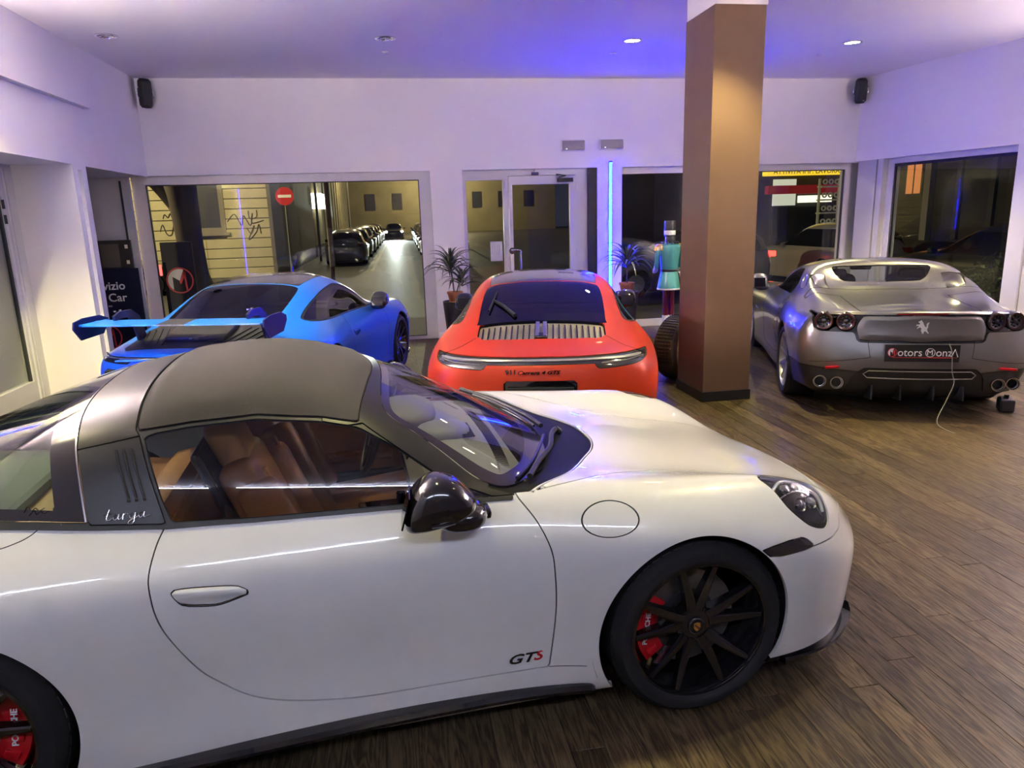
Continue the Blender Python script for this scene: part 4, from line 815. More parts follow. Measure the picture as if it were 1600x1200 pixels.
def underside(car, x0, x1, hw, archs, R):
    m = MB(); m.box(((x0 + x1) / 2, 0, .22), (x1 - x0, 1.18, .10)); m.box(((archs[0][0] + archs[1][0]) / 2, 0, .22), (archs[0][0] - archs[1][0] - 2 * R, hw * 2 - .16, .10)); m.obj('underbody', GAPM, car)
    for ax, az in archs:
        for s_ in (1, -1):
            m = MB(); a0, a1 = (-.35, PI + .35) if s_ < 0 else (PI - .35, 2 * PI + .35); m.lathe([(R, 0), (R, -.36), (0, -.36)], 28, Matrix.Translation((ax, s_ * .885, az)) @ Matrix.Rotation(-s_ * PI / 2, 4, 'X'), a0=a0, a1=a1); m.obj('wheel_arch_liner', GAPM, car)
def seat(car, x, y, mat, mat2, lean=.38):
    m = MB(); m.box((x + .26, y, .43), (.50, .44, .13), rot=(0, -.10, 0), bev=.05, seg=3); m.box((x + .26, y - .215, .45), (.50, .09, .17), rot=(0, -.10, 0), bev=.04, seg=3); m.box((x + .26, y + .215, .45), (.50, .09, .17), rot=(0, -.10, 0), bev=.04, seg=3); st = m.obj('seat', mat, car, smooth=50)
    R_ = Matrix.Rotation(-lean, 3, 'Y'); o = Vector((x + .02, y, .47)); m = MB()
    m.box(o + R_ @ Vector((0, 0, .30)), (.13, .40, .60), rot=R_, bev=.05, seg=3)
    for s in (-1, 1): m.box(o + R_ @ Vector((.05, s * .205, .27)), (.15, .09, .50), rot=R_, bev=.04, seg=3)
    m.obj('backrest', mat, st, smooth=50)
    m = MB(); m.box(o + R_ @ Vector((.005, 0, .66)), (.11, .25, .20), rot=R_, bev=.045, seg=3); m.obj('headrest', mat2, st, smooth=50)
    m = MB()
    for s in (-1, 1): m.tube([o + R_ @ Vector((.10, s * .19, .05 + .1 * k)) for k in range(6)], .010, 6)
    m.obj('piping', mat2, st, smooth=50)
    m = MB(); m.box(o + R_ @ Vector((-.075, 0, .34)), (.03, .44, .72), rot=R_, bev=.014); m.obj('seat_shell', SATINB, st)
def car911(kind, pose, label, paint, hero=False):
    car = empty('sports_car', (pose[0], pose[1], 0), pose[2], label, 'car'); B = Body(NET911, 20 if hero else 12, 12 if hero else 7)
    X, Y, Z = B.xyz; AF, AR = (-.02, .350, .372), (-2.45, .356, .388)
    f = np.maximum(AF[2] - np.hypot(X - AF[0], Z - AF[1]), AR[2] - np.hypot(X - AR[0], Z - AR[1])); B.m, _ = cut(B.m, f)
    targa = kind == 'targa'
    # --- glass and roof
    ws = np.vstack([spl([(-1.05, -.2), (-1.05, 0), (-1.055, .15), (-1.068, .36), (-1.070, .47), (-1.045, .535), (-.955, .592), (-.862, .648), (-.75, .715), (-.675, .735), (-.60, .69), (-.50, .56), (-.435, .38), (-.40, .20), (-.39, 0), (-.39, -.2)], 4, False)])
    scr = B.poly(ws, 'xy', lambda x, y, z: z > .86, seam=targa)
    fr = sd(np.c_[scr.V[:, 0], np.abs(scr.V[:, 1])], ws); fr = fr + np.clip(.03 + .06 * (scr.V[:, 0] + 1.0) / .5, .03, .085); clear, frit = cut(scr, fr)
    surf_obj('windscreen', clear, CLEARG if targa else DARKG, car); surf_obj('windscreen_frit', frit, FRIT, car)
    cw = np.vstack([spl([(-.15, -.15), (-.15, 0), (-.158, .12), (-.20, .24), (-.285, .38), (-.38, .54), (-.475, .665), (-.60, .762)], 5, False), [(-.67, .765), (-.74, .74), (-.72, .66), (-.62, .40), (-.56, .2), (-.55, -.15)]])
    cowl = B.poly(cw, 'xy', lambda x, y, z: z > .82); surf_obj('cowl_panel', thick(cowl.off(-.008), .01), P('cowl_plastic', (.008, .008, .009), .6, spec=.12), car)
    if targa:
        zl = [(-1.86, 1.196), (-1.69, 1.210), (-1.49, 1.216), (-1.286, 1.192), (-1.16, 1.163)]
        low = spl([(-1.752, .938), (-1.78, 1.0), (-1.804, 1.076), (-1.836, 1.178), (-1.80, 1.188), (-1.69, 1.198), (-1.49, 1.204), (-1.286, 1.180), (-1.16, 1.150), (-1.036, 1.078), (-.874, .957), (-.74, .908), (-.887, .913), (-1.183, .918), (-1.503, .924)], 1)
    else:
        low = spl([(-.72, .905), (-1.0, .908), (-1.5, .917), (-2.1, .930), (-2.42, .950), (-2.56, .985), (-2.46, 1.03), (-2.2, 1.105), (-1.88, 1.172), (-1.6, 1.203), (-1.42, 1.203), (-1.2, 1.15), (-1.0, 1.04), (-.84, .945)], 4)
    side = lambda x, y, z: np.abs(y) > .5
    gl = B.poly(low, 'xz', side)
    if targa:
        for g_ in lr(gl):                                # the pane has its own even curvature
            x, y, z = g_.V.T; A = np.c_[np.ones_like(x), x + 1.4, z - 1.05, (x + 1.4) ** 2, (x + 1.4) * (z - 1.05), (z - 1.05) ** 2]; c_, *_ = np.linalg.lstsq(A, np.abs(y), rcond=None); V = g_.V.copy(); V[:, 1] = np.sign(y) * (A @ c_ - .002)
            dx = c_[1] + 2 * c_[3] * (x + 1.4) + c_[4] * (z - 1.05); dz = c_[2] + c_[4] * (x + 1.4) + 2 * c_[5] * (z - 1.05); n_ = np.c_[-dx, np.sign(y), -dz]; surf_obj('side_window', Surf(V, g_.F, n_ / np.linalg.norm(n_, axis=1, keepdims=True)), TINTG, car)
    else:
        fr = sd(gl.V[:, [0, 2]], low) + .012; gi, go = cut(gl, fr)
        for g_ in lr(gi): surf_obj('side_window', g_, DARKG, car)
        for g_ in lr(go): surf_obj('window_seal', g_.off(.001), TRIMK, car)
    if targa:
        X, Y, Z = B.xyz; aY = np.abs(Y); xf = np.interp(aY, [0, .11, .355, .58, .66], [-1.085, -1.09, -1.122, -1.158, -1.168])
        rp = B.take(np.maximum.reduce([X - xf, -1.859 - X, fI(X, zl) - Z]), .003)
        f2 = np.maximum.reduce([rp.V[:, 0] - np.interp(np.abs(rp.V[:, 1]), [0, .11, .355, .58, .66], [-1.085, -1.09, -1.122, -1.158, -1.168]), -1.859 - rp.V[:, 0], fI(rp.V[:, 0], zl) - rp.V[:, 2]]); surf_obj('roof_panel', thick(bulge(rp, f2, .012, .05), .015), FABRIC, car)
        xr = lambda z: fI(z, [(.90, -1.975), (.955, -1.987), (1.076, -2.014), (1.16, -2.035), (1.213, -2.044), (1.273, -2.057), (1.40, -2.06)]); xb = lambda z: fI(z, [(.90, -1.760), (.93, -1.768), (1.076, -1.816), (1.183, -1.850), (1.20, -1.864), (1.40, -1.864)])
        X, Y, Z = B.xyz; zb = [(-3.1, .93), (-2.98, .945), (-2.8, .962), (-2.5, .985), (-2.23, .984), (-2.124, .974), (-1.987, .957), (-1.764, .934)]
        bar = B.take(np.maximum.reduce([xr(Z) - X, X - xb(Z), fI(X, zb) - Z])); sp = bar.V[:, 2] - (1.156 + (bar.V[:, 0] + 2.029) * .145); lowb, seam, up = band(bar, sp, .002); B.seams.append(seam.off(-.005))
        surf_obj('roll_hoop', thick(up, .01), SATIN, car)
        for l_ in lr(lowb): surf_obj('roll_hoop_side', thick(l_, .01), SATINB, car)
        X, Y, Z = B.xyz; rg = B.take(np.maximum.reduce([X - xr(Z), fI(X, zb) + .006 - Z, -3.02 - X])); d_ = rg.V[:, 0] - xr(rg.V[:, 2]); ch, rg = cut(rg, -(d_ + .007)); surf_obj('hoop_trim', thick(ch.off(.002), .006), STEELC, car)
        X, Y, Z = rg.V.T; fi = np.maximum.reduce([X - xr(Z) + .085, fI(X, zb) + .035 - Z, -2.95 - X]); ci, fo = cut(rg, fi); surf_obj('rear_window', ci, G('car_glass_green', (.50, .60, .56), 1.5, 1.5), car); surf_obj('rear_window_frit', fo, FRIT, car)
        X, Y, Z = B.xyz; zp = fI(X, [(-1.26, 1.16), (-1.146, 1.158), (-1.036, 1.079), (-.874, .957), (-.731, .906), (-.62, .902)]); ap = B.take(np.maximum.reduce([zp - Z, -1.28 - X, X + .655])); surf_obj('windscreen_frame', thick(ap, .012), SATIN, car)
        X, Y, Z = B.xyz; zz = fI(X, zb[4:] + [(-1.503, .924), (-1.183, .917), (-.887, .912), (-.665, .905)]); wf = B.take(np.maximum.reduce([zz - .002 - Z, -2.06 - X, X + .66]), .001, seam=False)
        for q in lr(wf): surf_obj('window_seal', thick(q.off(-.002), .01), TRIMK, car)
        X, Y, Z = B.xyz; bt = B.take(np.maximum.reduce([np.abs(Z - fI(X, [(-2.32, .980)] + zb[4:] + [(-1.503, .924), (-1.183, .917), (-.887, .912), (-.665, .905)]) + .004) - .008, -2.30 - X, X + .665, .55 - np.abs(Y)]), seam=False); [surf_obj('belt_trim', thick(q.off(.004), .012), TRIMK, car) for q in lr(bt)]
    else:
        rf = [(-1.085, -.1), (-1.10, .30), (-1.15, .46), (-1.6, .475), (-2.055, .465), (-2.075, .3), (-2.09, -.1)]; rp = B.poly(rf, 'xy', lambda x, y, z: z > 1.1); surf_obj('roof_panel', rp, P('carbon_roof', (.022, .022, .024), .22, coat=1, var=.3, scale=500), car)
        rw = spl([(-2.10, -.3), (-2.10, -.05), (-2.095, .20), (-2.09, .42), (-2.13, .485), (-2.4, .505), (-2.72, .505), (-2.79, .497), (-2.801, .3), (-2.803, .0), (-2.803, -.3)], 4); rg = B.poly(rw, 'xy', lambda x, y, z: z > .95); surf_obj('rear_window', rg, DARKG, car)
    # --- doors, lids, bumper
    dp = [(-1.764, .94), (-1.794, .886), (-1.815, .81), (-1.813, .757), (-1.80, .676), (-1.768, .592), (-1.709, .485), (-1.659, .430), (-1.571, .358), (-1.456, .317), (-1.30, .292), (-1.148, .283), (-.797, .287), (-.573, .289), (-.559, .393), (-.548, .521), (-.55, .643), (-.558, .733), (-.595, .825), (-.647, .896), (-.66, .93), (-.9, 1.0), (-1.5, 1.0), (-1.74, 1.0)]
    dps = np.vstack([spl(dp[:13], 4, False), spl(dp[13:20], 4, False), dp[20:]]); X, Y, Z = B.xyz; dr = B.poly(dps, 'xz', side, w=.0022)
    hp = spl([(-1.755, .759), (-1.7145, .7615), (-1.641, .7563), (-1.5765, .7494), (-1.5526, .741), (-1.5287, .7219), (-1.5526, .712), (-1.604, .6986), (-1.641, .6946), (-1.7145, .7055), (-1.735, .718), (-1.753, .745)], 3); doors = []
    for s_, d_ in zip((-1, 1), lr(dr)):
        f = sd(d_.V[:, [0, 2]], hp); hi, sm, do = band(d_, f, .0016); B.seams.append(sm.off(-.004)); dobj = surf_obj('door', thick(do, .014), paint, car); doors.append(dobj)
        g = sd(hi.V[:, [0, 2]], spl([(-1.752, .756), (-1.71, .759), (-1.64, .754), (-1.578, .747), (-1.535, .723), (-1.60, .722), (-1.70, .727), (-1.748, .733)], 3)); hb = bulge(hi, g, .009, .012); t2 = np.clip((.722 - hi.V[:, 2]) / .012, 0, 1); surf_obj('door_handle', Surf(hb.V - hb.N * (t2 * .016)[:, None], hb.F), paint, dobj)
    B.trace([(-.573, .2885), (-.50, .279), (-.435, .267)], 'xz', car, cond=side)
    if targa: B.trace([(-2.116, .968), (-2.14, .950), (-2.18, .935), (-2.26, .921), (-2.5, .90)], 'xz', car, cond=side)
    hd = np.vstack([spl([(-.14, -.15), (-.14, 0), (-.15, .12), (-.19, .24), (-.275, .38), (-.37, .54), (-.465, .665), (-.595, .772)], 5, False), spl([(-.60, .766), (-.414, .709), (-.25, .615), (-.092, .530), (.119, .452), (.289, .425), (.42, .432), (.58, .440), (.715, .452), (.79, .455), (.835, .36), (.872, .2), (.885, -.1)], 4, False)])
    X, Y, Z = B.xyz; hf = sd(np.c_[X, np.abs(Y)], hd); hf = np.where(Z > .60 - .02 * (X > .8), hf, 9.); hood = B.take(hf, .0026); surf_obj('bonnet', thick(hood, .012), paint, car)
    mk = np.array([(.22, .640), (.27, .648), (.34, .654), (.405, .652), (.43, .638), (.458, .612), (.445, .607), (.40, .604), (.30, .602), (.25, .612)]); mks = B.poly(mk, 'xz', side)
    for q in lr(mks): surf_obj('marker_lamp', q.off(.002), SMOKE, car)
    X, Y, Z = B.xyz; zbp = np.interp(np.abs(Y), [0, .3, .473, .60, .68, .73, .786, .834, .88, .93], [.590, .600, .626, .645, .655, .652, .618, .608, .609, .609]); bp = B.take(np.maximum(Z - zbp, .18 - X), .0026); X, Y, Z = bp.V.T
    up, lowp = cut(bp, .165 - Z); surf_obj('front_bumper', thick(up, .014), paint, car); surf_obj('front_lip', lowp, GLOSSB, car)
    hl = spl([(.300, .742), (.335, .800), (.375, .838), (.455, .850), (.545, .822), (.575, .775), (.545, .715), (.46, .672), (.36, .680)], 5)
    hls = B.poly(hl, 'xy', lambda x, y, z: z > .62, w=.004)
    for s_, q in zip((-1, 1), lr(hls)):
        cov = surf_obj('headlight', q, LAMPG, car); hs = q.off(-.026); surf_obj('lamp_housing', hs, P('lamp_inner', (.035, .034, .035), .3, .4), cov)
        def hp_(x, y, up): k = np.argmin((hs.V[:, 0] - x) ** 2 + (np.abs(hs.V[:, 1]) - y) ** 2); return Vector(hs.V[k] + hs.N[k] * up), Vector(hs.N[k])
        for x_, y_, rr in ((.395, .762, .026), (.440, .790, .026), (.455, .742, .026), (.500, .772, .026)):
            p, n = hp_(x_, y_, .004); M = Matrix.Translation(p) @ n.to_track_quat('Z', 'Y').to_matrix().to_4x4(); m = MB(); m.lathe([(0, .014), (rr * .6, .011), (rr * .8, .004), (rr, .008), (rr * 1.08, 0)], 18, M); m.obj('lamp_lens', P('lens_silver', (.30, .30, .31), .12, .9), cov, smooth=40)
        for a, rr, mt in ((((.335, .775), (.40, .725), (.48, .705), (.545, .735), (.565, .775)), .007, P('lamp_white', (.6, .6, .6), .3)), (((.345, .80), (.42, .765), (.49, .757), (.55, .785)), .004, STEELC)):
            m = MB(); m.tube(spl([tuple(hp_(x_, y_, .010)[0]) for x_, y_ in a], 5, False), rr, 6); m.obj('light_guide', mt, cov, smooth=50)
    if targa:
        X, Y, Z = B.xyz; e = (np.hypot((X + .338 + .10 * (Z - .806)) / .103, (Z - .806) / .052) - 1) * .06; e = np.where(Y < -.5, e, 9.); fl = B.take(e); surf_obj('fuel_flap', fl, paint, car)
    # --- tail
    if not targa:
        lb = [(-.1, .853), (.46, .853), (.70, .849), (.775, .842), (.80, .834), (.785, .815), (.73, .800), (.66, .788), (.52, .779), (.415, .777), (.40, .782), (.385, .811), (-.1, .812)] if kind == 'coupe' else [(-.1, .826), (.46, .826), (.70, .822), (.79, .812), (.79, .795), (.70, .782), (.52, .774), (.415, .774), (.39, .796), (-.1, .798)]
        bar = B.poly(lb, 'yz', lambda x, y, z: x < -2.9, w=.003); f = sd(np.c_[np.abs(bar.V[:, 1]), bar.V[:, 2]], [(-.1, .842), (.46, .842), (.70, .838), (.74, .833), (.74, .827), (.46, .832), (-.1, .832)] if kind == 'coupe' else [(-.1, .818), (.7, .814), (.7, .808), (-.1, .812)]); st, bar = cut(bar, f)
        lbo = surf_obj('light_bar', bar.off(-.006), SMOKE, car); surf_obj('light_strip', thick(st.off(.004), .01), P('light_strip_silver', (.45, .45, .47), .2, .6), lbo)
        for s_ in (-1, 1):
            m = MB()
            for k in range(2): m.tube(spl([(-3.44 + .0 * k, s_ * .43, .79 + k * .018), (-3.38, s_ * .60, .795 + k * .018), (-3.24, s_ * .745, .815 + k * .012)], 6, False), .006, 6)
            m.obj('tail_light', P('lamp_grey', (.12, .12, .14), .2), lbo, smooth=50)
            for k in range(2 if kind == 'coupe' else 0): m = MB(); m.box((-3.465, s_ * (.10 + .16 * k), .797), (.03, .07, .014)); m.obj('vent_slot', GAPM, lbo)
        if kind == 'coupe':
            gp = [(-2.805, -.1), (-2.805, .2), (-2.80, .490), (-2.985, .492), (-3.05, .44), (-3.085, .2), (-3.09, -.1)]; gr = B.poly(gp, 'xy', lambda x, y, z: z > .9); go = surf_obj('engine_grille', gr.off(-.022), P('grille_base', (.34, .31, .25), .35, .5, var=.15, scale=20), car); zc = lambda x, y: np.interp(x, [-3.12, -2.86, -2.5], [.920, 1.005, 1.135]) - .14 * y * y
            for k in range(-10, 11):
                if k == 0: continue
                y_ = k * .0455; x0, x1 = -2.86, -3.072 + .25 * max(0, abs(y_) - .33); m = MB(); m.tube([(x0 + (x1 - x0) * t, y_, zc(x0 + (x1 - x0) * t, y_) - .006) for t in (0, .5, 1)], [.0065, .0065, .006], 6); m.obj('slat', GLOSSB, go, smooth=50)
            for s_ in (-1, 1): m = MB(); m.box((-2.955, s_ * .028, zc(-2.955, 0) + .004), (.24, .034, .024), rot=(0, -.335, 0), bev=.006); m.obj('grille_bridge', STEELC, go)
            m = MB(); m.box((-3.05, 0, zc(-3.05, 0) + .004), (.07, .085, .02), rot=(0, -.335, 0), bev=.004); m.obj('brake_lamp', GLOSSB, go)
            B.trace([(-3.0, .50), (-3.07, .565), (-3.12, .62), (-3.15, .70), (-3.16, .77)], 'xy', car, r=.003, cond=lambda x, y, z: z > .75)
            pl = B.poly([(-.1, .50), (.25, .50), (.262, .69), (.24, .702), (-.1, .702)], 'yz', lambda x, y, z: x < -3.3); po = surf_obj('plate_recess', pl.off(-.03), GLOSSB, car)
            MB().box((-3.515, 0, .60), (.012, .47, .11), bev=.004).obj('plate_holder', SATINB, po)
            text('tail_script', '911', .042, GLOSSB, car, frame(Vector((-3.524, .205, .768)), (0, -1, 0), (0, 0, 1)), .003, bold=.0015, sx=1.25); text('tail_script', 'Carrera 4 GTS', .036, GLOSSB, car, frame(Vector((-3.530, .015, .764)), (0, -1, 0), (0, 0, 1)), .004, shear=.35, sx=1.35, bold=.0008)
            # wiper on the rear glass
            m = MB(); m.tube([(-2.73, -.06 + .27, 1.058), (-2.56, .315, 1.118), (-2.44, .40, 1.150)], [.018, .014, .010], 8); m.tube([(-2.62, .43, 1.085), (-2.44, .405, 1.152), (-2.25, .385, 1.205)], .008, 6); m.obj('rear_wiper', BLACK, car, smooth=50)
        else:
            gp = [(-2.80, -.1), (-2.80, .50), (-2.90, .60), (-3.24, .58), (-3.33, .52), (-3.335, -.1)]; gr = B.poly(gp, 'xy', lambda x, y, z: z > .82); zc = lambda x, y: np.interp(x, [-3.40, -3.29, -3.12, -2.86, -2.5], [.858, .881, .920, 1.005, 1.135]) - .14 * y * y
            go = surf_obj('engine_lid', gr, SATINB, car); m = MB(); m.box((-3.04, 0, .958), (.30, .52, .05), rot=(0, -.30, 0), bev=.012); m.obj('lid_scoop', SATINB, go, smooth=30); MB().box((-2.90, 0, .998), (.03, .46, .03), rot=(0, -.3, 0), bev=.008).obj('scoop_mouth', GAPM, go)
            for s_ in (-1, 1):
                for k in range(4): m = MB(); yk = s_ * (.31 + .062 * k); m.box((-3.08, yk, zc(-3.08, yk) + .006), (.36, .012, .02), rot=(0, -.24, s_ * .35)); m.obj('louvre', SATINB, go)
            text('lid_script', 'GT3', .045, STEELC, go, frame(Vector((-3.20, 0, .928)), (0, -1, 0), (.96, 0, .26)), .002, shear=.3)
            # wing on swan necks
            wx, wz = -3.33, 1.085; prof = [(.17, -.012), (.10, .012), (.0, .020), (-.10, .012), (-.175, .006), (-.18, -.004), (-.10, -.010), (0, -.010), (.10, -.018)]
            for nm, y0, y1, mt in (('wing_blade', -.73, -.115, paint), ('wing_blade', .115, .73, paint), ('wing_centre', -.115, .115, P('carbon_stripe', (.03, .03, .032), .35, coat=.5))):
                m = MB(); Mw = Matrix(((1, 0, 0, wx), (0, 0, 1, y0), (0, 1, 0, wz), (0, 0, 0, 1))); m.prism(prof, y1 - y0, Mw); m.obj(nm, mt, car)
            for s_ in (-1, 1):
                m = MB(); Mw = Matrix(((1, 0, 0, wx), (0, 0, 1, s_ * .775 - .008), (0, 1, 0, wz), (0, 0, 0, 1))); m.prism([(.12, -.10), (.20, -.02), (.20, .02), (.10, .055), (-.10, .055), (-.21, .035), (-.225, -.02), (-.15, -.115)], .014, Mw); ep = m.obj('wing_endplate', P('endplate_dark', (.008, .010, .085), .55, spec=.2), car)
                m = MB(); m.box((wx, s_ * .752, wz + .002), (.33, .05, .016), bev=.004); m.obj('wing_tip', paint, ep)
                m = MB(); Mw = Matrix(((1, 0, 0, wx), (0, 0, 1, s_ * .56 - .011), (0, 1, 0, wz), (0, 0, 0, 1))); m.prism([(.26, -.20), (.36, -.17), (.30, .02), (.20, .085), (.05, .085), (-.03, .055), (-.02, .02), (.06, .03), (.16, .025), (.21, -.05)], .022, Mw); sn = m.obj('swan_neck', P('neck_dark', (.012, .012, .05), .35), car)
                m = MB()
                for xx in (.0, .07): m.lathe([(0, .01), (.012, .01), (.012, 0)], 10, Matrix.Translation((wx + xx, s_ * .56, wz + .088)));
                m.obj('bolt', STEELC, sn)
            m = MB(); m.box((-3.45, 0, .80), (.10, 1.02, .012), rot=(0, .05, 0), bev=.004); m.obj('tail_lip', paint, car)
            for s_ in (-1, 1): m = MB(); m.box((-3.40, s_ * .50, .70), (.12, .28, .055), rot=(0, 0, s_ * .42), bev=.01); m.obj('tail_vent', GAPM, car)
            # second exhaust vents in the bonnet are out of sight; front wing louvre
    surf_obj('body', thick(B.m, .016), paint, car); surf_obj('panel_gap', join(*B.seams), GAPM, car)
    # --- sills and lip
    for s_ in (-1, 1):
        m = MB(); pts = [(-2.06, .890, .165), (-1.878, .905, .172), (-1.566, .912, .190), (-1.153, .906, .205), (-.712, .895, .205), (-.45, .888, .185), (-.40, .875, .165)]; P_ = spl(pts, 4, False)
        rows = [[m.b.verts.new((p[0], s_ * (p[1] + dx), p[2] + dz)) for dx, dz in ((-.05, .02), (-.004, .008), (.006, -.006), (.0, -.022), (-.05, -.05))] for p in P_]
        for a, b in zip(rows, rows[1:]):
            for j in range(4): m.b.faces.new((a[j], a[j + 1], b[j + 1], b[j]))
        m.obj('side_skirt', GLOSSB, car, smooth=25)
    m = MB(); pts = [(.37, -.880), (.50, -.862), (.62, -.815), (.74, -.715), (.82, -.61), (.90, -.40), (.945, -.2), (.96, 0)]; P_ = spl(pts + [(p[0], -p[1]) for p in pts[-2::-1]], 4, False); rows = []
    for i, p in enumerate(P_):
        t = P_[min(i + 1, len(P_) - 1)] - P_[max(i - 1, 0)]; n_ = np.array([t[1], -t[0]]) / np.hypot(*t); e = .028 * min(1, 4 * min(i, len(P_) - 1 - i) / len(P_)); rows.append([m.b.verts.new((p[0] + n_[0] * o_, p[1] + n_[1] * o_, z_)) for o_, z_ in ((-.05, .150), (-.006, .152), (e - .004, .150 + e * .6), (e, .142 + e * .6), (-.002, .122), (-.05, .118))])
    for a, b in zip(rows, rows[1:]):
        for j in range(5): m.b.faces.new((a[j], a[j + 1], b[j + 1], b[j]))
    m.obj('splitter', GLOSSB, car, smooth=30)
    rim = GLOSSB
    for x, R, rm, W, z in ((0, .340, .262, .245, .340), (-2.45, .358, .275, .30, .358)):
        for s_ in (-1, 1): wheel(car, x, s_, z, R, rm, W, .893 if x == 0 else .900, rim, CALR if kind != 'gt3' else P('caliper_yellow', (.6, .4, .02), .4), word='PORSCHE' if kind == 'targa' else None, back=x == 0)
    for s_ in (-1, 1): mirror(car, s_, GLOSSB, y=.84 if kind == 'coupe' else .925)
    underside(car, -3.35, .85, .90, [AF[:2], AR[:2]], .40)
    # --- cabin
    if targa:
        for s_ in (-1, 1):
            m = MB(); m.box((-1.22, s_ * .725, .60), (1.20, .05, .58), bev=.02); m.obj('door_card', TAN, car); m = MB(); m.box((-1.30, s_ * .685, .62), (.62, .05, .06), bev=.02); m.obj('armrest', TAN, car); m = MB(); m.box((-1.12, s_ * .695, .46), (.75, .04, .16), bev=.02); m.obj('door_pocket', CARPET, car)
        MB().box((-1.45, 0, .24), (2.2, 1.42, .06)).obj('cabin_floor', CARPET, car)
        m = MB(); m.box((-1.2, 0, .42), (1.0, .24, .30), bev=.03); m.obj('centre_console', TAN, car); m = MB(); m.box((-1.05, 0, .585), (.28, .15, .04), bev=.01); m.tube([(-1.0, 0, .58), (-1.0, 0, .66)], .02, 8); m.obj('gear_selector', GLOSSB, car)
        seat(car, -1.40, -.36, TAN, TANL); seat(car, -1.40, .36, TAN, TANL)
        m = MB(); m.box((-2.22, 0, .70), (.66, 1.24, .12), rot=(0, .12, 0), bev=.04); m.box((-1.95, 0, .58), (.14, 1.24, .40), rot=(0, -.2, 0), bev=.04); m.obj('rear_bench', TAN, car, smooth=40)
        m = MB(); m.box((-2.64, 0, .80), (.42, 1.14, .10), rot=(0, .1, 0), bev=.03); m.obj('parcel_shelf', P('shelf_grey', (.16, .15, .13), .8), car)
        # dashboard with hood, clock and demister slots
        m = MB(); prof = [(-.545, .872), (-.64, .900), (-.80, .912), (-.93, .900), (-.98, .84), (-.97, .70), (-.90, .60), (-.57, .60)]; Mw = Matrix(((1, 0, 0, 0), (0, 0, 1, -.60), (0, 1, 0, 0), (0, 0, 0, 1))); m.prism(prof, 1.20, Mw); ds = m.obj('dashboard', DASH, car)
        m = MB(); ellipsoid(m, (-.93, .36, .925), (.14, .20, .065), None, .8, 24, 12); m.obj('instrument_hood', DASH, ds, smooth=60, weld=True); m = MB(); ellipsoid(m, (-.80, 0, .915), (.12, .10, .05), None, .8, 20, 10); m.obj('dash_clock', DASH, ds, smooth=60, weld=True)
        for cx, cy, wd in ((-.70, -.01, .20), (-.88, -.01, .20)):
            m = MB()
            for k in range(9): m.box((cx, cy - wd / 2 + k * wd / 8, .921), (.05, .010, .006))
            m.obj('vent_slots', GAPM, ds)
        m = MB()
        for k in range(-24, 25): y_ = k * .022; m.box((-.60 - .12 * y_ * y_, y_, .892), (.050, .009, .006), rot=(0, .28, 0))
        m.obj('demister_slots', GAPM, ds)
        m = MB(); m.box((-.955, 0, .80), (.02, .26, .14), rot=(0, -.15, 0), bev=.004); m.obj('centre_screen', GLOSSB, ds)
        Mx = Matrix.Translation((-1.09, .36, .83)) @ Matrix.Rotation(-1.22, 4, 'Y'); m = MB(); m.tube([Mx @ Vector((.182 * math.cos(a), .182 * math.sin(a), 0)) for a in np.linspace(0, 2 * PI, 37)[:-1]], .016, 8, True); sw = m.obj('steering_wheel', SATINB, car, smooth=60)
        m = MB(); m.lathe([(0, .02), (.06, .015), (.07, -.02), (0, -.03)], 20, Mx)
        for a in (0, PI, -PI / 2): m.tube([Mx @ Vector((.05 * math.cos(a), .05 * math.sin(a), 0)), Mx @ Vector((.18 * math.cos(a), .18 * math.sin(a), 0))], .014, 6)
        m.obj('wheel_spokes', SATINB, sw, smooth=50)
        MB().box((-1.02, 0, 1.155), (.05, .22, .07), rot=(0, .3, 0), bev=.02).obj('rear_view_mirror', GLOSSB, car)
        # roof lining
        m = MB(); m.box((-1.52, 0, 1.222), (.60, .80, .02), bev=.008); m.obj('roof_lining', CARPET, car)
        ms = Surf(np.vstack([scr.V, cowl.V]), np.vstack([scr.F, cowl.F + len(scr.V)]), np.vstack([scr.N, cowl.N]))
        def on(x, y, lift): k = np.argmin((ms.V[:, 0] - x) ** 2 + (ms.V[:, 1] - y) ** 2); return Vector(ms.V[k]) + Vector(ms.N[k]) * lift
        for a in (((-.59, -.70), (-.50, -.52), (-.41, -.32), (-.345, -.14), (-.30, -.04)), ((-.36, -.02), (-.40, .14), (-.47, .34), (-.55, .50), (-.62, .60))):
            m = MB(); P_ = [on(px, py, .020) for px, py in a]; m.tube(spl([tuple(p) for p in P_], 5, False), .011, 8); Q = [on(px - .035, py, .010) for px, py in a[:4]]; m.tube(spl([tuple(p) for p in Q], 5, False), .007, 6); m.tube([P_[-1], on(a[-1][0] + .03, a[-1][1] + .02, .0)], .016, 8); m.obj('wiper', BLACK, car, smooth=50)
        # badges
        sk = lambda pts: spl([(x, y, z) for x, y, z in pts], 6, False)
        o = Vector((-.655, -.880, .338)); Mt = frame(o, (1, .03, -.02), (0, .03, 1)); text('door_badge', 'GT', .048, GLOSSB, car, Mt @ Matrix.Translation((-.022, 0, 0)), .001, shear=.35, sx=1.5, bold=.001); text('door_badge', 'S', .048, CALR, car, Mt @ Matrix.Translation((.040, .002, 0)), .001, shear=.35, sx=1.45, bold=.001)
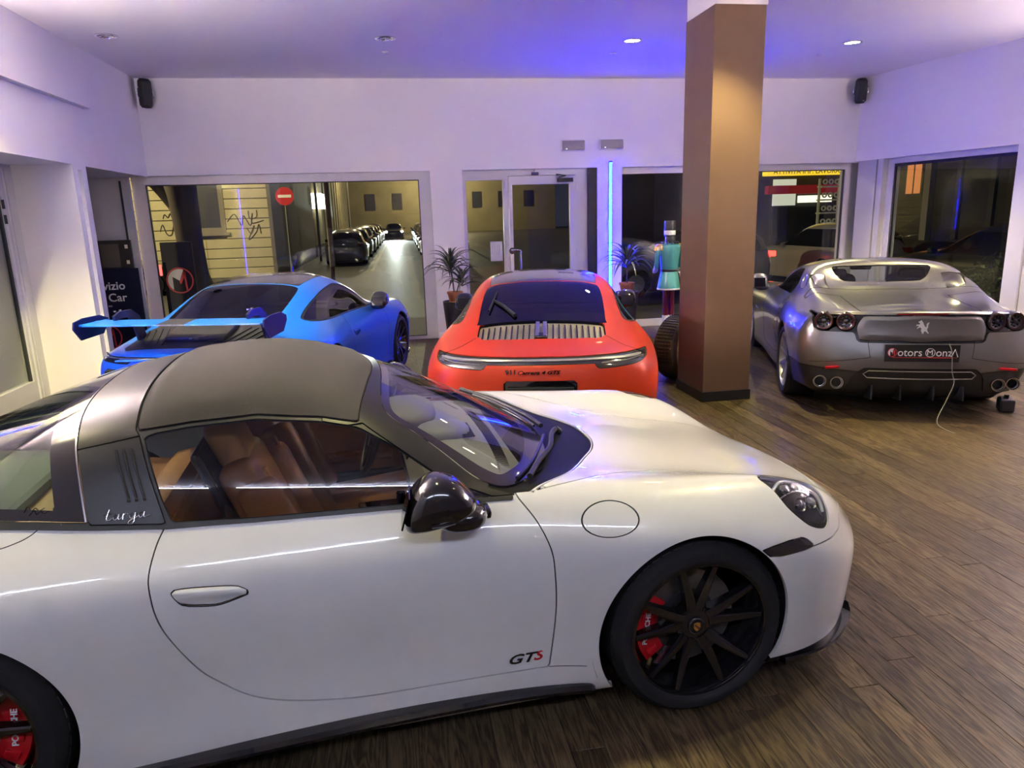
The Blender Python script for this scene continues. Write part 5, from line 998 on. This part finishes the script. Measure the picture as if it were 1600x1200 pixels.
        # hoop lettering and gills follow the hoop's side panel
        for s_ in (-1, 1):
            hv = lowb.V[lowb.V[:, 1] * s_ > 0]; hn = lowb.N[lowb.V[:, 1] * s_ > 0]
            def yz(x, z): k = np.argmin((hv[:, 0] - x) ** 2 + (hv[:, 2] - z) ** 2); n = hn[k]; return abs(hv[k, 1] - (n[0] * (x - hv[k, 0]) + n[2] * (z - hv[k, 2])) / n[1])
            for k in range(3):
                x0, x1 = -1.917 + k * .0225, -1.876 + k * .0225; m = MB(); m.tube([(x0 + (x1 - x0) * t, s_ * (yz(x0 + (x1 - x0) * t, 1.15 - .134 * t) + .002), 1.15 - .134 * t) for t in np.linspace(0, 1, 9)], .0045, 6); m.obj('hoop_gill', SATIN, car, smooth=50); MB().box((x1 + .002, s_ * (yz(x1, 1.012) + .004), 1.010), (.010, .006, .006)).obj('gill_tip', STEELC, car)
            strokes = [[(.0, .62), (.22, .70), (.5, .68)], [(.34, 1.15), (.22, .6), (.16, .2), (.24, .02), (.42, .10), (.52, .25)], [(.92, .52), (.76, .60), (.60, .38), (.60, .12), (.72, .02), (.86, .22), (.96, .60)], [(.96, .60), (.90, .25), (.94, .04), (1.08, .12), (1.16, .3)], [(1.16, .3), (1.24, .60)], [(1.24, .60), (1.20, .3), (1.17, .02)], [(1.20, .3), (1.32, .56), (1.46, .60), (1.52, .50)], [(1.96, .52), (1.80, .60), (1.64, .38), (1.64, .12), (1.76, .02), (1.90, .22), (2.0, .60)], [(2.0, .60), (1.94, .1), (1.88, -.35), (1.70, -.55), (1.54, -.42), (1.66, -.18), (2.0, .05), (2.14, .2)], [(2.54, .52), (2.38, .60), (2.22, .38), (2.22, .12), (2.34, .02), (2.48, .22), (2.58, .60)], [(2.58, .60), (2.52, .25), (2.56, .04), (2.70, .08), (2.95, .22)]]
            m = MB()
            for st in strokes: m.tube(spl([(-1.945 + (p[0] * .045) if s_ < 0 else -1.815 - p[0] * .045, s_ * (yz(-1.88, .962 + p[1] * .026) + .0025), .962 + p[1] * .026) for p in st], 4, False), .0017, 4)
            m.obj('hoop_script', STEELC, car)
        m = MB(); m.tube(spl([(-2.16, -.741, 1.012), (-2.15, -.735, 1.028), (-2.14, -.741, 1.014), (-2.13, -.737, 1.022), (-2.12, -.741, 1.014), (-2.105, -.738, 1.02)], 4, False), .0016, 4); m.obj('glass_mark', GLOSSB, car)
    else:
        MB().box((-1.6, 0, .60), (1.9, 1.3, .5)).obj('cabin_tub', GAPM, car)
        m = MB(); m.box((-.95, 0, .86), (.3, 1.2, .1)); m.obj('dashboard', GAPM, car)
    return car
car911('targa', (.9773, 3.1107, .0607), 'white open-topped sports coupe with black roof and tan seats, nearest to the photographer', WHITEP, True)
car911('coupe', (1.7715, 8.2554, 1.3445), 'orange-red sports coupe seen from behind in front of the entrance', REDP)
car911('gt3', (-.7822, 9.2854, 1.3016), 'bright blue sports coupe with tall rear wing by the left window', BLUEP)
# ------------------------------------------------------------------ grey open-top grand tourer
def grand_tourer(pose, label, paint):
    car = empty('sports_car', (pose[0], pose[1], 0), pose[2], label, 'car'); B = Body(NETGT, 14, 8); side = lambda x, y, z: np.abs(y) > .5; tail = lambda x, y, z: x < -3.2
    X, Y, Z = B.xyz; AF, AR = (0, .352, .375), (-2.72, .358, .388)
    f = np.maximum(AF[2] - np.hypot(X - AF[0], Z - AF[1]), AR[2] - np.hypot(X - AR[0], Z - AR[1])); B.m, _ = cut(B.m, f)
    rw = B.poly(spl([(-.2, 1.235), (.1, 1.235), (.40, 1.235), (.455, 1.225), (.44, 1.18), (.40, 1.125), (.34, 1.095), (.1, 1.088), (-.2, 1.088)], 4), 'yz', lambda x, y, z: (x < -2.2) & (x > -2.5), w=.004); surf_obj('rear_window', rw, G('car_glass_rear', (.62, .66, .64), 1.5, 1.5), car)
    ws = [(-.70, -.1), (-.72, .3), (-.80, .52), (-.92, .66), (-1.0, .70), (-1.25, .66), (-1.58, .60), (-1.62, .3), (-1.63, -.1)]; w_ = B.poly(ws, 'xy', lambda x, y, z: z > .9); surf_obj('windscreen', w_, CLEARG, car)
    sw = spl([(-1.02, .920), (-1.25, .985), (-1.55, 1.085), (-1.85, 1.175), (-2.08, 1.205), (-2.20, 1.185), (-2.27, 1.08), (-2.25, .985), (-2.10, .945), (-1.6, .925)], 5); g = B.poly(sw, 'xz', side)
    for q in lr(g): surf_obj('side_window', q, G('car_glass_grey', (.22, .22, .24), 1.5, 1.5), car)
    vt = spl([(-2.37, 1.165), (-2.44, 1.165), (-2.55, 1.115), (-2.63, 1.075), (-2.60, 1.045), (-2.48, 1.06), (-2.40, 1.10)], 4); v = B.poly(vt, 'xz', side); [surf_obj('quarter_vent', q, paint, car) for q in lr(bulge(v, sd(v.V[:, [0, 2]], vt), -.02, .03))]
    rf = [(-1.66, -.1), (-1.66, .62), (-2.18, .60), (-2.20, .45), (-2.215, -.1)]; r_ = B.poly(rf, 'xy', lambda x, y, z: z > 1.1, w=.0015); surf_obj('roof_panel', thick(r_, .01), paint, car)
    td = [(-2.52, -.1), (-2.53, .42), (-2.62, .60), (-2.80, .80), (-2.86, .80), (-2.80, .56), (-2.79, .47), (-3.55, .475), (-3.575, .30), (-3.585, -.1)]; X, Y, Z = B.xyz; lid = B.poly(td, 'xy', lambda x, y, z: z > .90, w=.004); surf_obj('tonneau_lid', thick(lid, .012), paint, car)
    bl = B.poly([(-.1, .922), (.20, .922), (.215, .932), (-.1, .934)], 'yz', tail, w=.001); surf_obj('high_brake_light', bl.off(.001), REDL, car)
    pn = spl([(-.2, .908), (.2, .908), (.40, .908), (.455, .90), (.50, .815), (.485, .73), (.46, .708), (.2, .706), (-.2, .706)], 3); pb = [(-.2, .918), (.46, .918), (.82, .915), (.845, .87), (.835, .80), (.79, .772), (.52, .772), (.50, .70), (.47, .686), (-.2, .686)]
    blk = B.poly(pb, 'yz', tail); X, Y, Z = blk.V.T; cen, ring = cut(blk, sd(np.c_[np.abs(Y), Z], pn)); surf_obj('tail_panel', thick(bulge(cen, sd(np.c_[np.abs(cen.V[:, 1]), cen.V[:, 2]], pn), .012, .03), .03), paint, car)
    ctr = [(.755, .854), (.588, .858)]; fs = [np.hypot(np.abs(ring.V[:, 1]) - a, ring.V[:, 2] - b) - .083 for a, b in ctr]; lm, ring = cut(ring, np.minimum(*fs)); surf_obj('tail_recess', ring.off(-.022), SATINB, car)
    for s_ in (-1, 1):
        for (a, b), x in zip(ctr, (-3.505, -3.575)):
            M = Matrix.Translation((x, s_ * a, b)) @ Matrix.Rotation(-s_ * .28, 4, 'Z') @ Matrix.Rotation(-PI / 2, 4, 'Y'); m = MB(); m.lathe([(0, -.012), (.030, -.010), (.055, .004), (.070, .012), (.078, .004), (.080, -.06)], 36, M); t = m.obj('tail_light', SMOKE, car, smooth=40)
            m = MB(); m.lathe([(.056, .012), (.070, .017), (.074, .014), (.060, .006)], 36, M, closed=True); m.obj('light_ring', P('ring_dark_red', (.06, .02, .022), .15, spec=.8), t, smooth=40)
            m = MB()
            for k in range(8): q = k * PI / 4; m.lathe([(0, .009), (.007, .007), (.009, 0)], 8, M @ Matrix.Translation((.040 * math.cos(q), .040 * math.sin(q), 0)))
            m.lathe([(0, .006), (.02, .0), (.022, -.008)], 16, M); m.obj('light_bulbs', P('lamp_silver', (.10, .10, .105), .25, .8), t)
    # lower bumper
    df = [(-.2, .470), (.43, .470), (.475, .44), (.515, .385), (.56, .240), (.88, .225), (1.1, .215), (1.1, 0), (-.2, 0)]; d_ = B.poly(df, 'yz', lambda x, y, z: x < -3.05); surf_obj('diffuser', d_.off(-.02), BLACK, car)
    for y in (-.36, -.13, .13, .36): m = MB(); m.box((-3.56, y, .235), (.22, .014, .12), rot=(0, .15, 0)); m.obj('diffuser_fin', BLACK, car)
    m = MB()
    m.tube([(-3.675, .40, .445), (-3.70, .2, .447), (-3.705, 0, .447), (-3.70, -.2, .447), (-3.675, -.40, .445), (-3.668, -.44, .415), (-3.675, -.41, .385), (-3.70, -.2, .383), (-3.705, 0, .383), (-3.70, .2, .383), (-3.675, .41, .385), (-3.668, .44, .415)], .0055, 6, True); m.obj('diffuser_trim', P('trim_grey', (.22, .21, .21), .35, .6), car, smooth=50)
    B.trace([(.41, .762), (.412, .68), (.402, .60), (.395, .562)], 'yz', car, r=.003, cond=tail); B.trace([(.395, .562), (.55, .535), (.72, .51), (.86, .497)], 'yz', car, r=.003, cond=tail)
    B.trace([(-1.05, .90), (-.93, .72), (-.93, .45), (-1.02, .28), (-1.6, .27), (-2.05, .32), (-2.16, .5), (-2.19, .75), (-2.21, .94)], 'xz', car, r=.003, cond=side)
    X, Y, Z = B.xyz; ap = B.take(np.maximum.reduce([Z - .435 - .06 * np.clip(np.abs(Y) - .5, 0, 1), X + 3.10]), .002); [surf_obj('rear_apron', thick(q, .012), P('apron_grey', (.045, .043, .042), .42, .5), car) for q in lr(ap)]
    for s_ in (-1, 1): m = MB(); m.box((-3.612, s_ * .625, .468), (.03, .27, .022), rot=(0, 0, s_ * .42), bev=.006); m.obj('reflector', P('reflector_red', (.40, .008, .014), .2, emit=(.4, .01, .02), es=.05), car)
    for s_ in (-1, 1):
        for y, x in ((.638, -3.615), (.768, -3.565)):
            M = Matrix.Translation((x, s_ * y, .325)) @ Matrix.Rotation(-PI / 2, 4, 'Y'); m = MB(); m.lathe([(.046, -.10), (.052, -.09), (.056, .0), (.055, .012), (.048, .012), (.046, 0), (.046, -.10)], 32, M); t = m.obj('exhaust_tip', CHROME, car, smooth=40); m = MB(); m.lathe([(0, -.07), (.047, -.07)], 20, M); m.obj('exhaust_bore', GAPM, t)
            m = MB(); m.lathe([(.040, -.01), (.044, -.01), (.046, -.06)], 24, M); m.obj('inner_pipe', STEELC, t, smooth=40)
    # number plate sized dealer board
    m = MB(); m.box((-3.695, 0, .607), (.014, .58, .150), bev=.004); pl = m.obj('dealer_plate', P('plate_black', (.020, .020, .021), .35), car)
    Mp = frame(Vector((-3.7035, 0, .607)), (0, -1, 0), (0, 0, 1))
    def pt(s_, x, y, size, sx=1.): return text('lettering', s_, size, WHITE, pl, Mp @ Matrix.Translation((x, y, 0)), .0012, align='LEFT', sx=sx)
    def ringm(x, mat):
        m = MB(); m.lathe([(.0335, 0), (.038, 0), (.038, .0018), (.0335, .0018)], 36, Mp @ Matrix.Translation((x, .006, 0)), closed=True); m.obj('emblem_ring', mat, pl)
    ringm(-.232, RED); m = MB(); a = [(.034 * math.cos(t_), .034 * math.sin(t_)) for t_ in np.linspace(math.radians(75), math.radians(240), 14)]; m.prism([(-.017, -.02), (-.017, .012), (0, -.003)] + a, .0014, Mp @ Matrix.Translation((-.232, .006, 0))); m.obj('emblem_fill', WHITE, pl)
    m = MB(); m.prism([(-.002, -.012), (.014, .022), (.022, .02), (.022, -.026), (.014, -.03), (.013, .004), (.003, -.016)], .0016, Mp @ Matrix.Translation((-.232, .006, 0))); m.obj('emblem_letter', RED, pl)
    pt('otors', -.192, .004, .092, .95); ringm(.062, WHITE); pt('M', .034, .005, .062, 1.05); pt('onz', .104, .004, .092, .95); m = MB(); m.tube([(0, 0, 0)] * 0 or [Mp @ Vector(p) for p in ((.226, -.028, .001), (.249, .036, .001), (.274, -.028, .001))], .0045, 5); m.obj('lettering', WHITE, pl)
    m = MB(); m.box(Mp @ Vector((.02, -.036, .001)), (.002, .50, .0045)); m.obj('underline', RED, pl)
    # prancing horse badge
    hz = [(-.014, -.064), (-.006, -.058), (-.004, -.040), (-.012, -.022), (-.008, -.006), (-.020, .006), (-.034, .000), (-.044, -.010), (-.040, .004), (-.028, .016), (-.040, .022), (-.050, .018), (-.046, .028), (-.026, .028), (-.020, .040), (-.030, .044), (-.036, .052), (-.022, .058), (-.014, .066), (-.008, .058), (.000, .046), (.006, .030), (.014, .016), (.024, .004), (.030, .014), (.028, .032), (.038, .044), (.050, .046), (.044, .036), (.040, .020), (.040, .004), (.034, -.010), (.036, -.024), (.046, -.036), (.050, -.048), (.040, -.046), (.030, -.034), (.020, -.026), (.012, -.030), (.008, -.044), (.010, -.058), (.000, -.066)]
    m = MB(); m.prism(hz, .004, frame(Vector((-3.652, 0, .815)), (0, -1, 0), (.05, 0, 1))); m.obj('horse_badge', P('badge_silver', (.72, .72, .74), .35, .2), car)
    surf_obj('body', thick(B.m, .016), paint, car); surf_obj('panel_gap', join(*B.seams), GAPM, car)
    for x, R, rm, z in ((0, .345, .262, .345), (-2.72, .356, .268, .356)):
        for s_ in (-1, 1): wheel(car, x, s_, z, R, rm, .29, .945, SILV, CALR, twin=False, spokes=10, crest=False)
    for s_ in (-1, 1): mirror(car, s_, paint, -.24, 1.02, .02)
    underside(car, -3.3, .85, .95, [AF[:2], AR[:2]], .40)
    MB().box((-1.75, 0, .55), (1.6, 1.3, .5)).obj('cabin_tub', GAPM, car)
    for y in (-.38, .38): m = MB(); m.box((-1.95, y, .92), (.16, .46, .44), rot=(0, -.3, 0), bev=.07, seg=3); m.box((-2.02, y, 1.12), (.10, .26, .14), rot=(0, -.3, 0), bev=.04); m.obj('seat', CARPET, car, smooth=50)
    MB().box((-1.55, 0, 1.17), (.05, .22, .06), bev=.02).obj('rear_view_mirror', GLOSSB, car)
    m = MB(); m.tube(spl([(-.62, .962, .60), (-.60, .965, .63), (-.58, .963, .60), (-.66, .962, .61), (-.70, .96, .63), (-.74, .958, .60)], 5, False), .004, 5); m.obj('flank_script', CHROME, car)
    return car
GT = grand_tourer((5.6935, 8.7715, 1.2039), 'metallic grey open-top grand tourer seen from behind, right of the brown column', GREYP)
def gtp(x, y, z): c, s = math.cos(1.2039), math.sin(1.2039); return Vector((5.6935 + c * x - s * y, 8.7715 + s * x + c * y, z))
m = MB(); m.tube(spl([gtp(-3.70, -.20, .690), gtp(-3.735, -.215, .62), gtp(-3.735, -.235, .45), gtp(-3.75, -.25, .36), gtp(-3.77, -.20, .22), gtp(-3.84, -.12, .06), gtp(-3.90, -.16, .008), gtp(-4.02, -.20, .006)], 6, False), .0042, 6); tag(m.obj('charging_cable', P('cable_grey', (.20, .19, .18), .5), smooth=50), 'thin grey cable hanging from the tail of the grey grand tourer', 'cable')
t = empty('charger_box', (5.36, 5.44, 0), 1.0, 'small black charger box on the floor by the grey grand tourer', 'box'); m = MB(); m.box((0, 0, .06), (.16, .12, .12), bev=.02); m.obj('case', BLACK, t); MB().tube([(0, 0, .12), (0, 0, .15)], .02, 8).obj('handle', BLACK, t)
# ------------------------------------------------------------------ plants, statue, tyre
TERRA = P('terracotta', (.42, .135, .045), .7, var=.12, scale=14); SOIL = P('soil', (.03, .02, .014), .95); LEAF = P('dracaena_leaf', (.075, .10, .05), .45, var=.4, scale=14, spec=.4); LEAF2 = P('dracaena_leaf_pale', (.20, .21, .14), .45, var=.3, scale=14)
POT = P('planter_black', (.022, .019, .020), .5, var=.1, scale=20)
def leaf_mesh(L_, wd, droop, nm):
    b = bmesh.new(); prev = None; n = 7
    for i in range(n + 1):
        t = i / n; x = L_ * (t - .18 * droop * t ** 3); z = L_ * (.32 * math.sin(t * 1.6) - droop * t ** 2.4 * .75); w_ = wd * (math.sin(PI * min(1, .12 + .88 * t) ** .8) ** .7 if t < 1 else 0) + .0006
        row = [b.verts.new((x, -w_, z + w_ * .5)), b.verts.new((x, 0, z)), b.verts.new((x, w_, z + w_ * .5))]
        if prev:
            for j in range(2): b.faces.new((prev[j], prev[j + 1], row[j + 1], row[j]))
        prev = row
    me = bpy.data.meshes.new(nm); b.to_mesh(me); b.free(); return me
LM = []
for i in range(6):
    me = leaf_mesh(.40 + .06 * (i % 3), .019 + .003 * (i % 2), .35 + .22 * (i % 3), 'leaf'); me.materials.append(LEAF if i % 2 else LEAF2); LM.append(me)
def plant(loc, zp, label, heads, potr, poth, seed):
    r = np.random.default_rng(seed); t = empty('potted_dracaena', (loc[0], loc[1], zp), 0, label, 'plant', 'potted plants by the entrance')
    m = MB(); m.lathe([(0, 0), (potr * .74, 0), (potr * .96, poth * .80), (potr * 1.04, poth * .80), (potr * 1.04, poth), (potr * .93, poth), (potr * .90, poth * .85), (0, poth * .85)], 32); pt_ = m.obj('flower_pot', TERRA, t, smooth=35); m = MB(); m.lathe([(0, poth * .86), (potr * .9, poth * .86)], 20); m.obj('soil', SOIL, pt_)
    for hx, hy, hz, nl, sc_ in heads:
        m = MB(); m.tube(spl([(hx * .2, hy * .2, poth * .8), (hx * .6, hy * .6, (poth + hz) * .55), (hx, hy, hz)], 5, False), .011, 7); m.obj('stem', P('plant_stem', (.10, .08, .05), .8), t)
        for i in range(nl):
            a = i * 2.399 + r.uniform(-.2, .2); el = -.95 + 1.15 * (i / nl) ** 1.0 + r.uniform(-.12, .12); o = bpy.data.objects.new('leaf', LM[int(r.integers(0, 6))]); link(o, t); o.location = (hx, hy, hz - .08 + .10 * (1 - i / nl)); o.rotation_euler = (r.uniform(-.2, .2), el * .8 - .1, a); s_ = sc_ * r.uniform(.85, 1.15); o.scale = (s_, s_, s_)
def planter(loc, h_, r0, r1, label):
    t = empty('tall_planter', (loc[0], loc[1], 0), 0, label, 'planter', 'tall black planters'); m = MB(); m.lathe([(0, 0), (r0, 0), (r1 * .99, h_ - .015), (r1, h_ - .006), (r1 * .985, h_), (r1 * .93, h_), (r1 * .92, h_ - .02), (0, h_ - .02)], 40); m.obj('shell', POT, t, smooth=35); m = MB(); m.lathe([(0, h_ - .018), (r1 * .92, h_ - .018)], 30); m.obj('soil', SOIL, t)
planter((.90, 10.52), .645, .125, .183, 'tall tapered black planter between the left window and the entrance'); plant((.90, 10.52), .630, 'dracaena in orange pot on the black planter left of the entrance', [(-.05, .0, .50, 34, 1.0), (.10, -.05, .30, 30, .82)], .112, .15, 3)
planter((3.50, 10.50), .665, .12, .17, 'tall black planter below the blue tube right of the entrance'); plant((3.50, 10.50), .650, 'dracaena in orange pot below the blue light tube', [(0, 0, .44, 44, .98)], .115, .15, 5)
# toy soldier statue
TEAL = P('enamel_teal', (.05, .25, .28), .3, coat=.6, var=.05, scale=8); TEAL2 = P('enamel_teal_pale', (.08, .36, .35), .3, coat=.6, var=.05, scale=8); MAROON = P('enamel_maroon', (.13, .008, .022), .35, coat=.4); GOLDT = P('tinsel_gold', (.65, .42, .12), .3, .8)
t = empty('toy_soldier_statue', (3.965, 10.0, 0), .12, 'tall toy soldier statue with teal coat, black hat and maroon legs by the column', 'statue')
for s_ in (-1, 1):
    m = MB(); m.tube([(s_ * .062, 0, .27), (s_ * .062, 0, .82)], [.054, .062], 14); lg = m.obj('leg', MAROON, t, smooth=50); m = MB(); m.tube([(s_ * .062, 0, .25), (s_ * .062, 0, .385)], [.064, .064], 14); m.obj('gaiter', WHITE, lg, smooth=50); m = MB(); m.tube([(s_ * .062, 0, .03), (s_ * .062, 0, .26)], [.055, .058], 14); m.box((s_ * .062, -.05, .045), (.10, .20, .09), bev=.03); m.obj('boot', BLACK, lg, smooth=50)
MB().box((0, 0, .015), (.36, .34, .03), bev=.008).obj('base', BLACK, t)
m = MB(); m.lathe([(0, .80), (.225, .80), (.23, .815), (.20, .96), (.165, 1.09), (0, 1.09)], 32); m.obj('coat_skirt', TEAL2, t, smooth=40); m = MB(); m.lathe([(.20, .815), (.232, .80), (.236, .812), (.232, .825)], 32); m.obj('coat_hem', WHITE, t)
m = MB(); m.lathe([(.168, 1.085), (.172, 1.10), (.172, 1.115), (.168, 1.125)], 32); m.obj('belt', BLACK, t, smooth=40)
m = MB(); m.lathe([(0, 1.10), (.165, 1.10), (.185, 1.25), (.215, 1.45), (.205, 1.50), (.12, 1.525), (0, 1.53)], 32); m.obj('torso', TEAL, t, smooth=40)
for s_ in (-1, 1):
    m = MB(); m.tube(spl([(s_ * .235, 0, 1.45), (s_ * .262, -.01, 1.30), (s_ * .255, -.05, 1.15)], 5, False), [.05] * 5 + [.045] * 6, 12); ar = m.obj('arm', TEAL, t, smooth=50); m = MB(); m.tube(spl([(s_ * .255, -.05, 1.17), (s_ * .24, -.12, 1.10)], 2, False), .047, 10); m.obj('cuff', WHITE, ar); m = MB(); m.box((s_ * .24, -.16, 1.09), (.06, .09, .07), bev=.02); m.obj('hand', P('statue_skin', (.5, .3, .2), .4), ar)
    m = MB(); m.lathe([(0, .03), (.05, .025), (.082, 0), (.08, -.015)], 16, Matrix.Translation((s_ * .225, 0, 1.495)))
    for k in range(16): a = k * PI / 8; m.tube([(s_ * .225 + .078 * math.cos(a), .078 * math.sin(a), 1.49), (s_ * .225 + .086 * math.cos(a), .086 * math.sin(a), 1.42)], .010, 5)
    m.obj('epaulette', GOLDT, t)
m = MB(); m.tube([(0, 0, 1.52), (0, 0, 1.60)], [.09, .075], 14); ellipsoid(m, (0, 0, 1.585), (.092, .095, .085)); hd_ = m.obj('head', P('statue_face', (.42, .26, .18), .4), t, smooth=50)
m = MB(); ellipsoid(m, (0, .035, 1.58), (.10, .085, .10)); m.obj('hair', BLACK, hd_, smooth=50); m = MB(); m.box((0, -.10, 1.585), (.02, .03, .03), bev=.008); m.obj('nose', P('statue_face', (.42, .26, .18), .4), hd_)
for s_ in (-1, 1): m = MB(); ellipsoid(m, (s_ * .035, -.088, 1.605), (.014, .01, .014), n=10, k=6); m.obj('eye', WHITE, hd_)
m = MB(); m.box((0, -.09, 1.545), (.06, .02, .02), bev=.005); m.obj('moustache', BLACK, hd_)
m = MB(); m.lathe([(0, 1.63), (.105, 1.63), (.108, 1.66), (.112, 1.86), (.105, 1.875), (0, 1.875)], 28); ht = m.obj('hat', BLACK, t, smooth=40); m = MB(); m.lathe([(.108, 1.655), (.113, 1.66), (.115, 1.72), (.110, 1.725)], 28); m.obj('hat_band', WHITE, ht, smooth=40)
m = MB()
for k in range(14): a = k * 2 * PI / 14; m.box((.16 * math.cos(a), .16 * math.sin(a), 1.535), (.05, .025, .03), rot=(.3, .2, a), bev=.008)
m.obj('collar_tinsel', BLACK, t)
t.scale = (.72, .72, .905); t.rotation_euler = (0, 0, PI + .12)
# loose tyre standing behind the column
t = empty('loose_tyre', (3.13, 7.50, .355), .58, 'loose used tyre standing upright behind the brown column', 'tyre'); M = Matrix.Rotation(PI / 2, 4, 'X'); R0 = .355
m = MB(); m.lathe([(.245, .12), (.252, .135), (.30, .148), (R0 - .03, .135), (R0 - .008, .115), (R0, .08), (R0, -.08), (R0 - .008, -.115), (R0 - .03, -.135), (.30, -.148), (.252, -.135), (.245, -.12), (.258, -.10), (.30, -.11), (.335, -.07), (.335, .07), (.30, .11), (.258, .10)], 64, M, closed=True); m.obj('carcass', P('worn_rubber', (.055, .030, .014), .55, var=.5, scale=12), t, smooth=30)
m = MB()
for zz in (-.06, -.02, .02, .06): m.lathe([(R0 + .001, zz - .003), (R0 + .002, zz), (R0 + .001, zz + .003)], 48, M)
for k in range(60): a = k * PI / 30; m.box((R0 * math.cos(a), 0, R0 * math.sin(a)), (.012, .20, .008), rot=(0, -a, 0))
m.obj('tread', TYRE, t); m = MB(); m.lathe([(.258, .137), (.272, .143), (.280, .141)], 64, M); m.lathe([(.258, -.137), (.272, -.143), (.280, -.141)], 64, M); m.obj('bead_ring', P('bead_gold', (.30, .16, .045), .4, var=.3, scale=20), t, smooth=40)
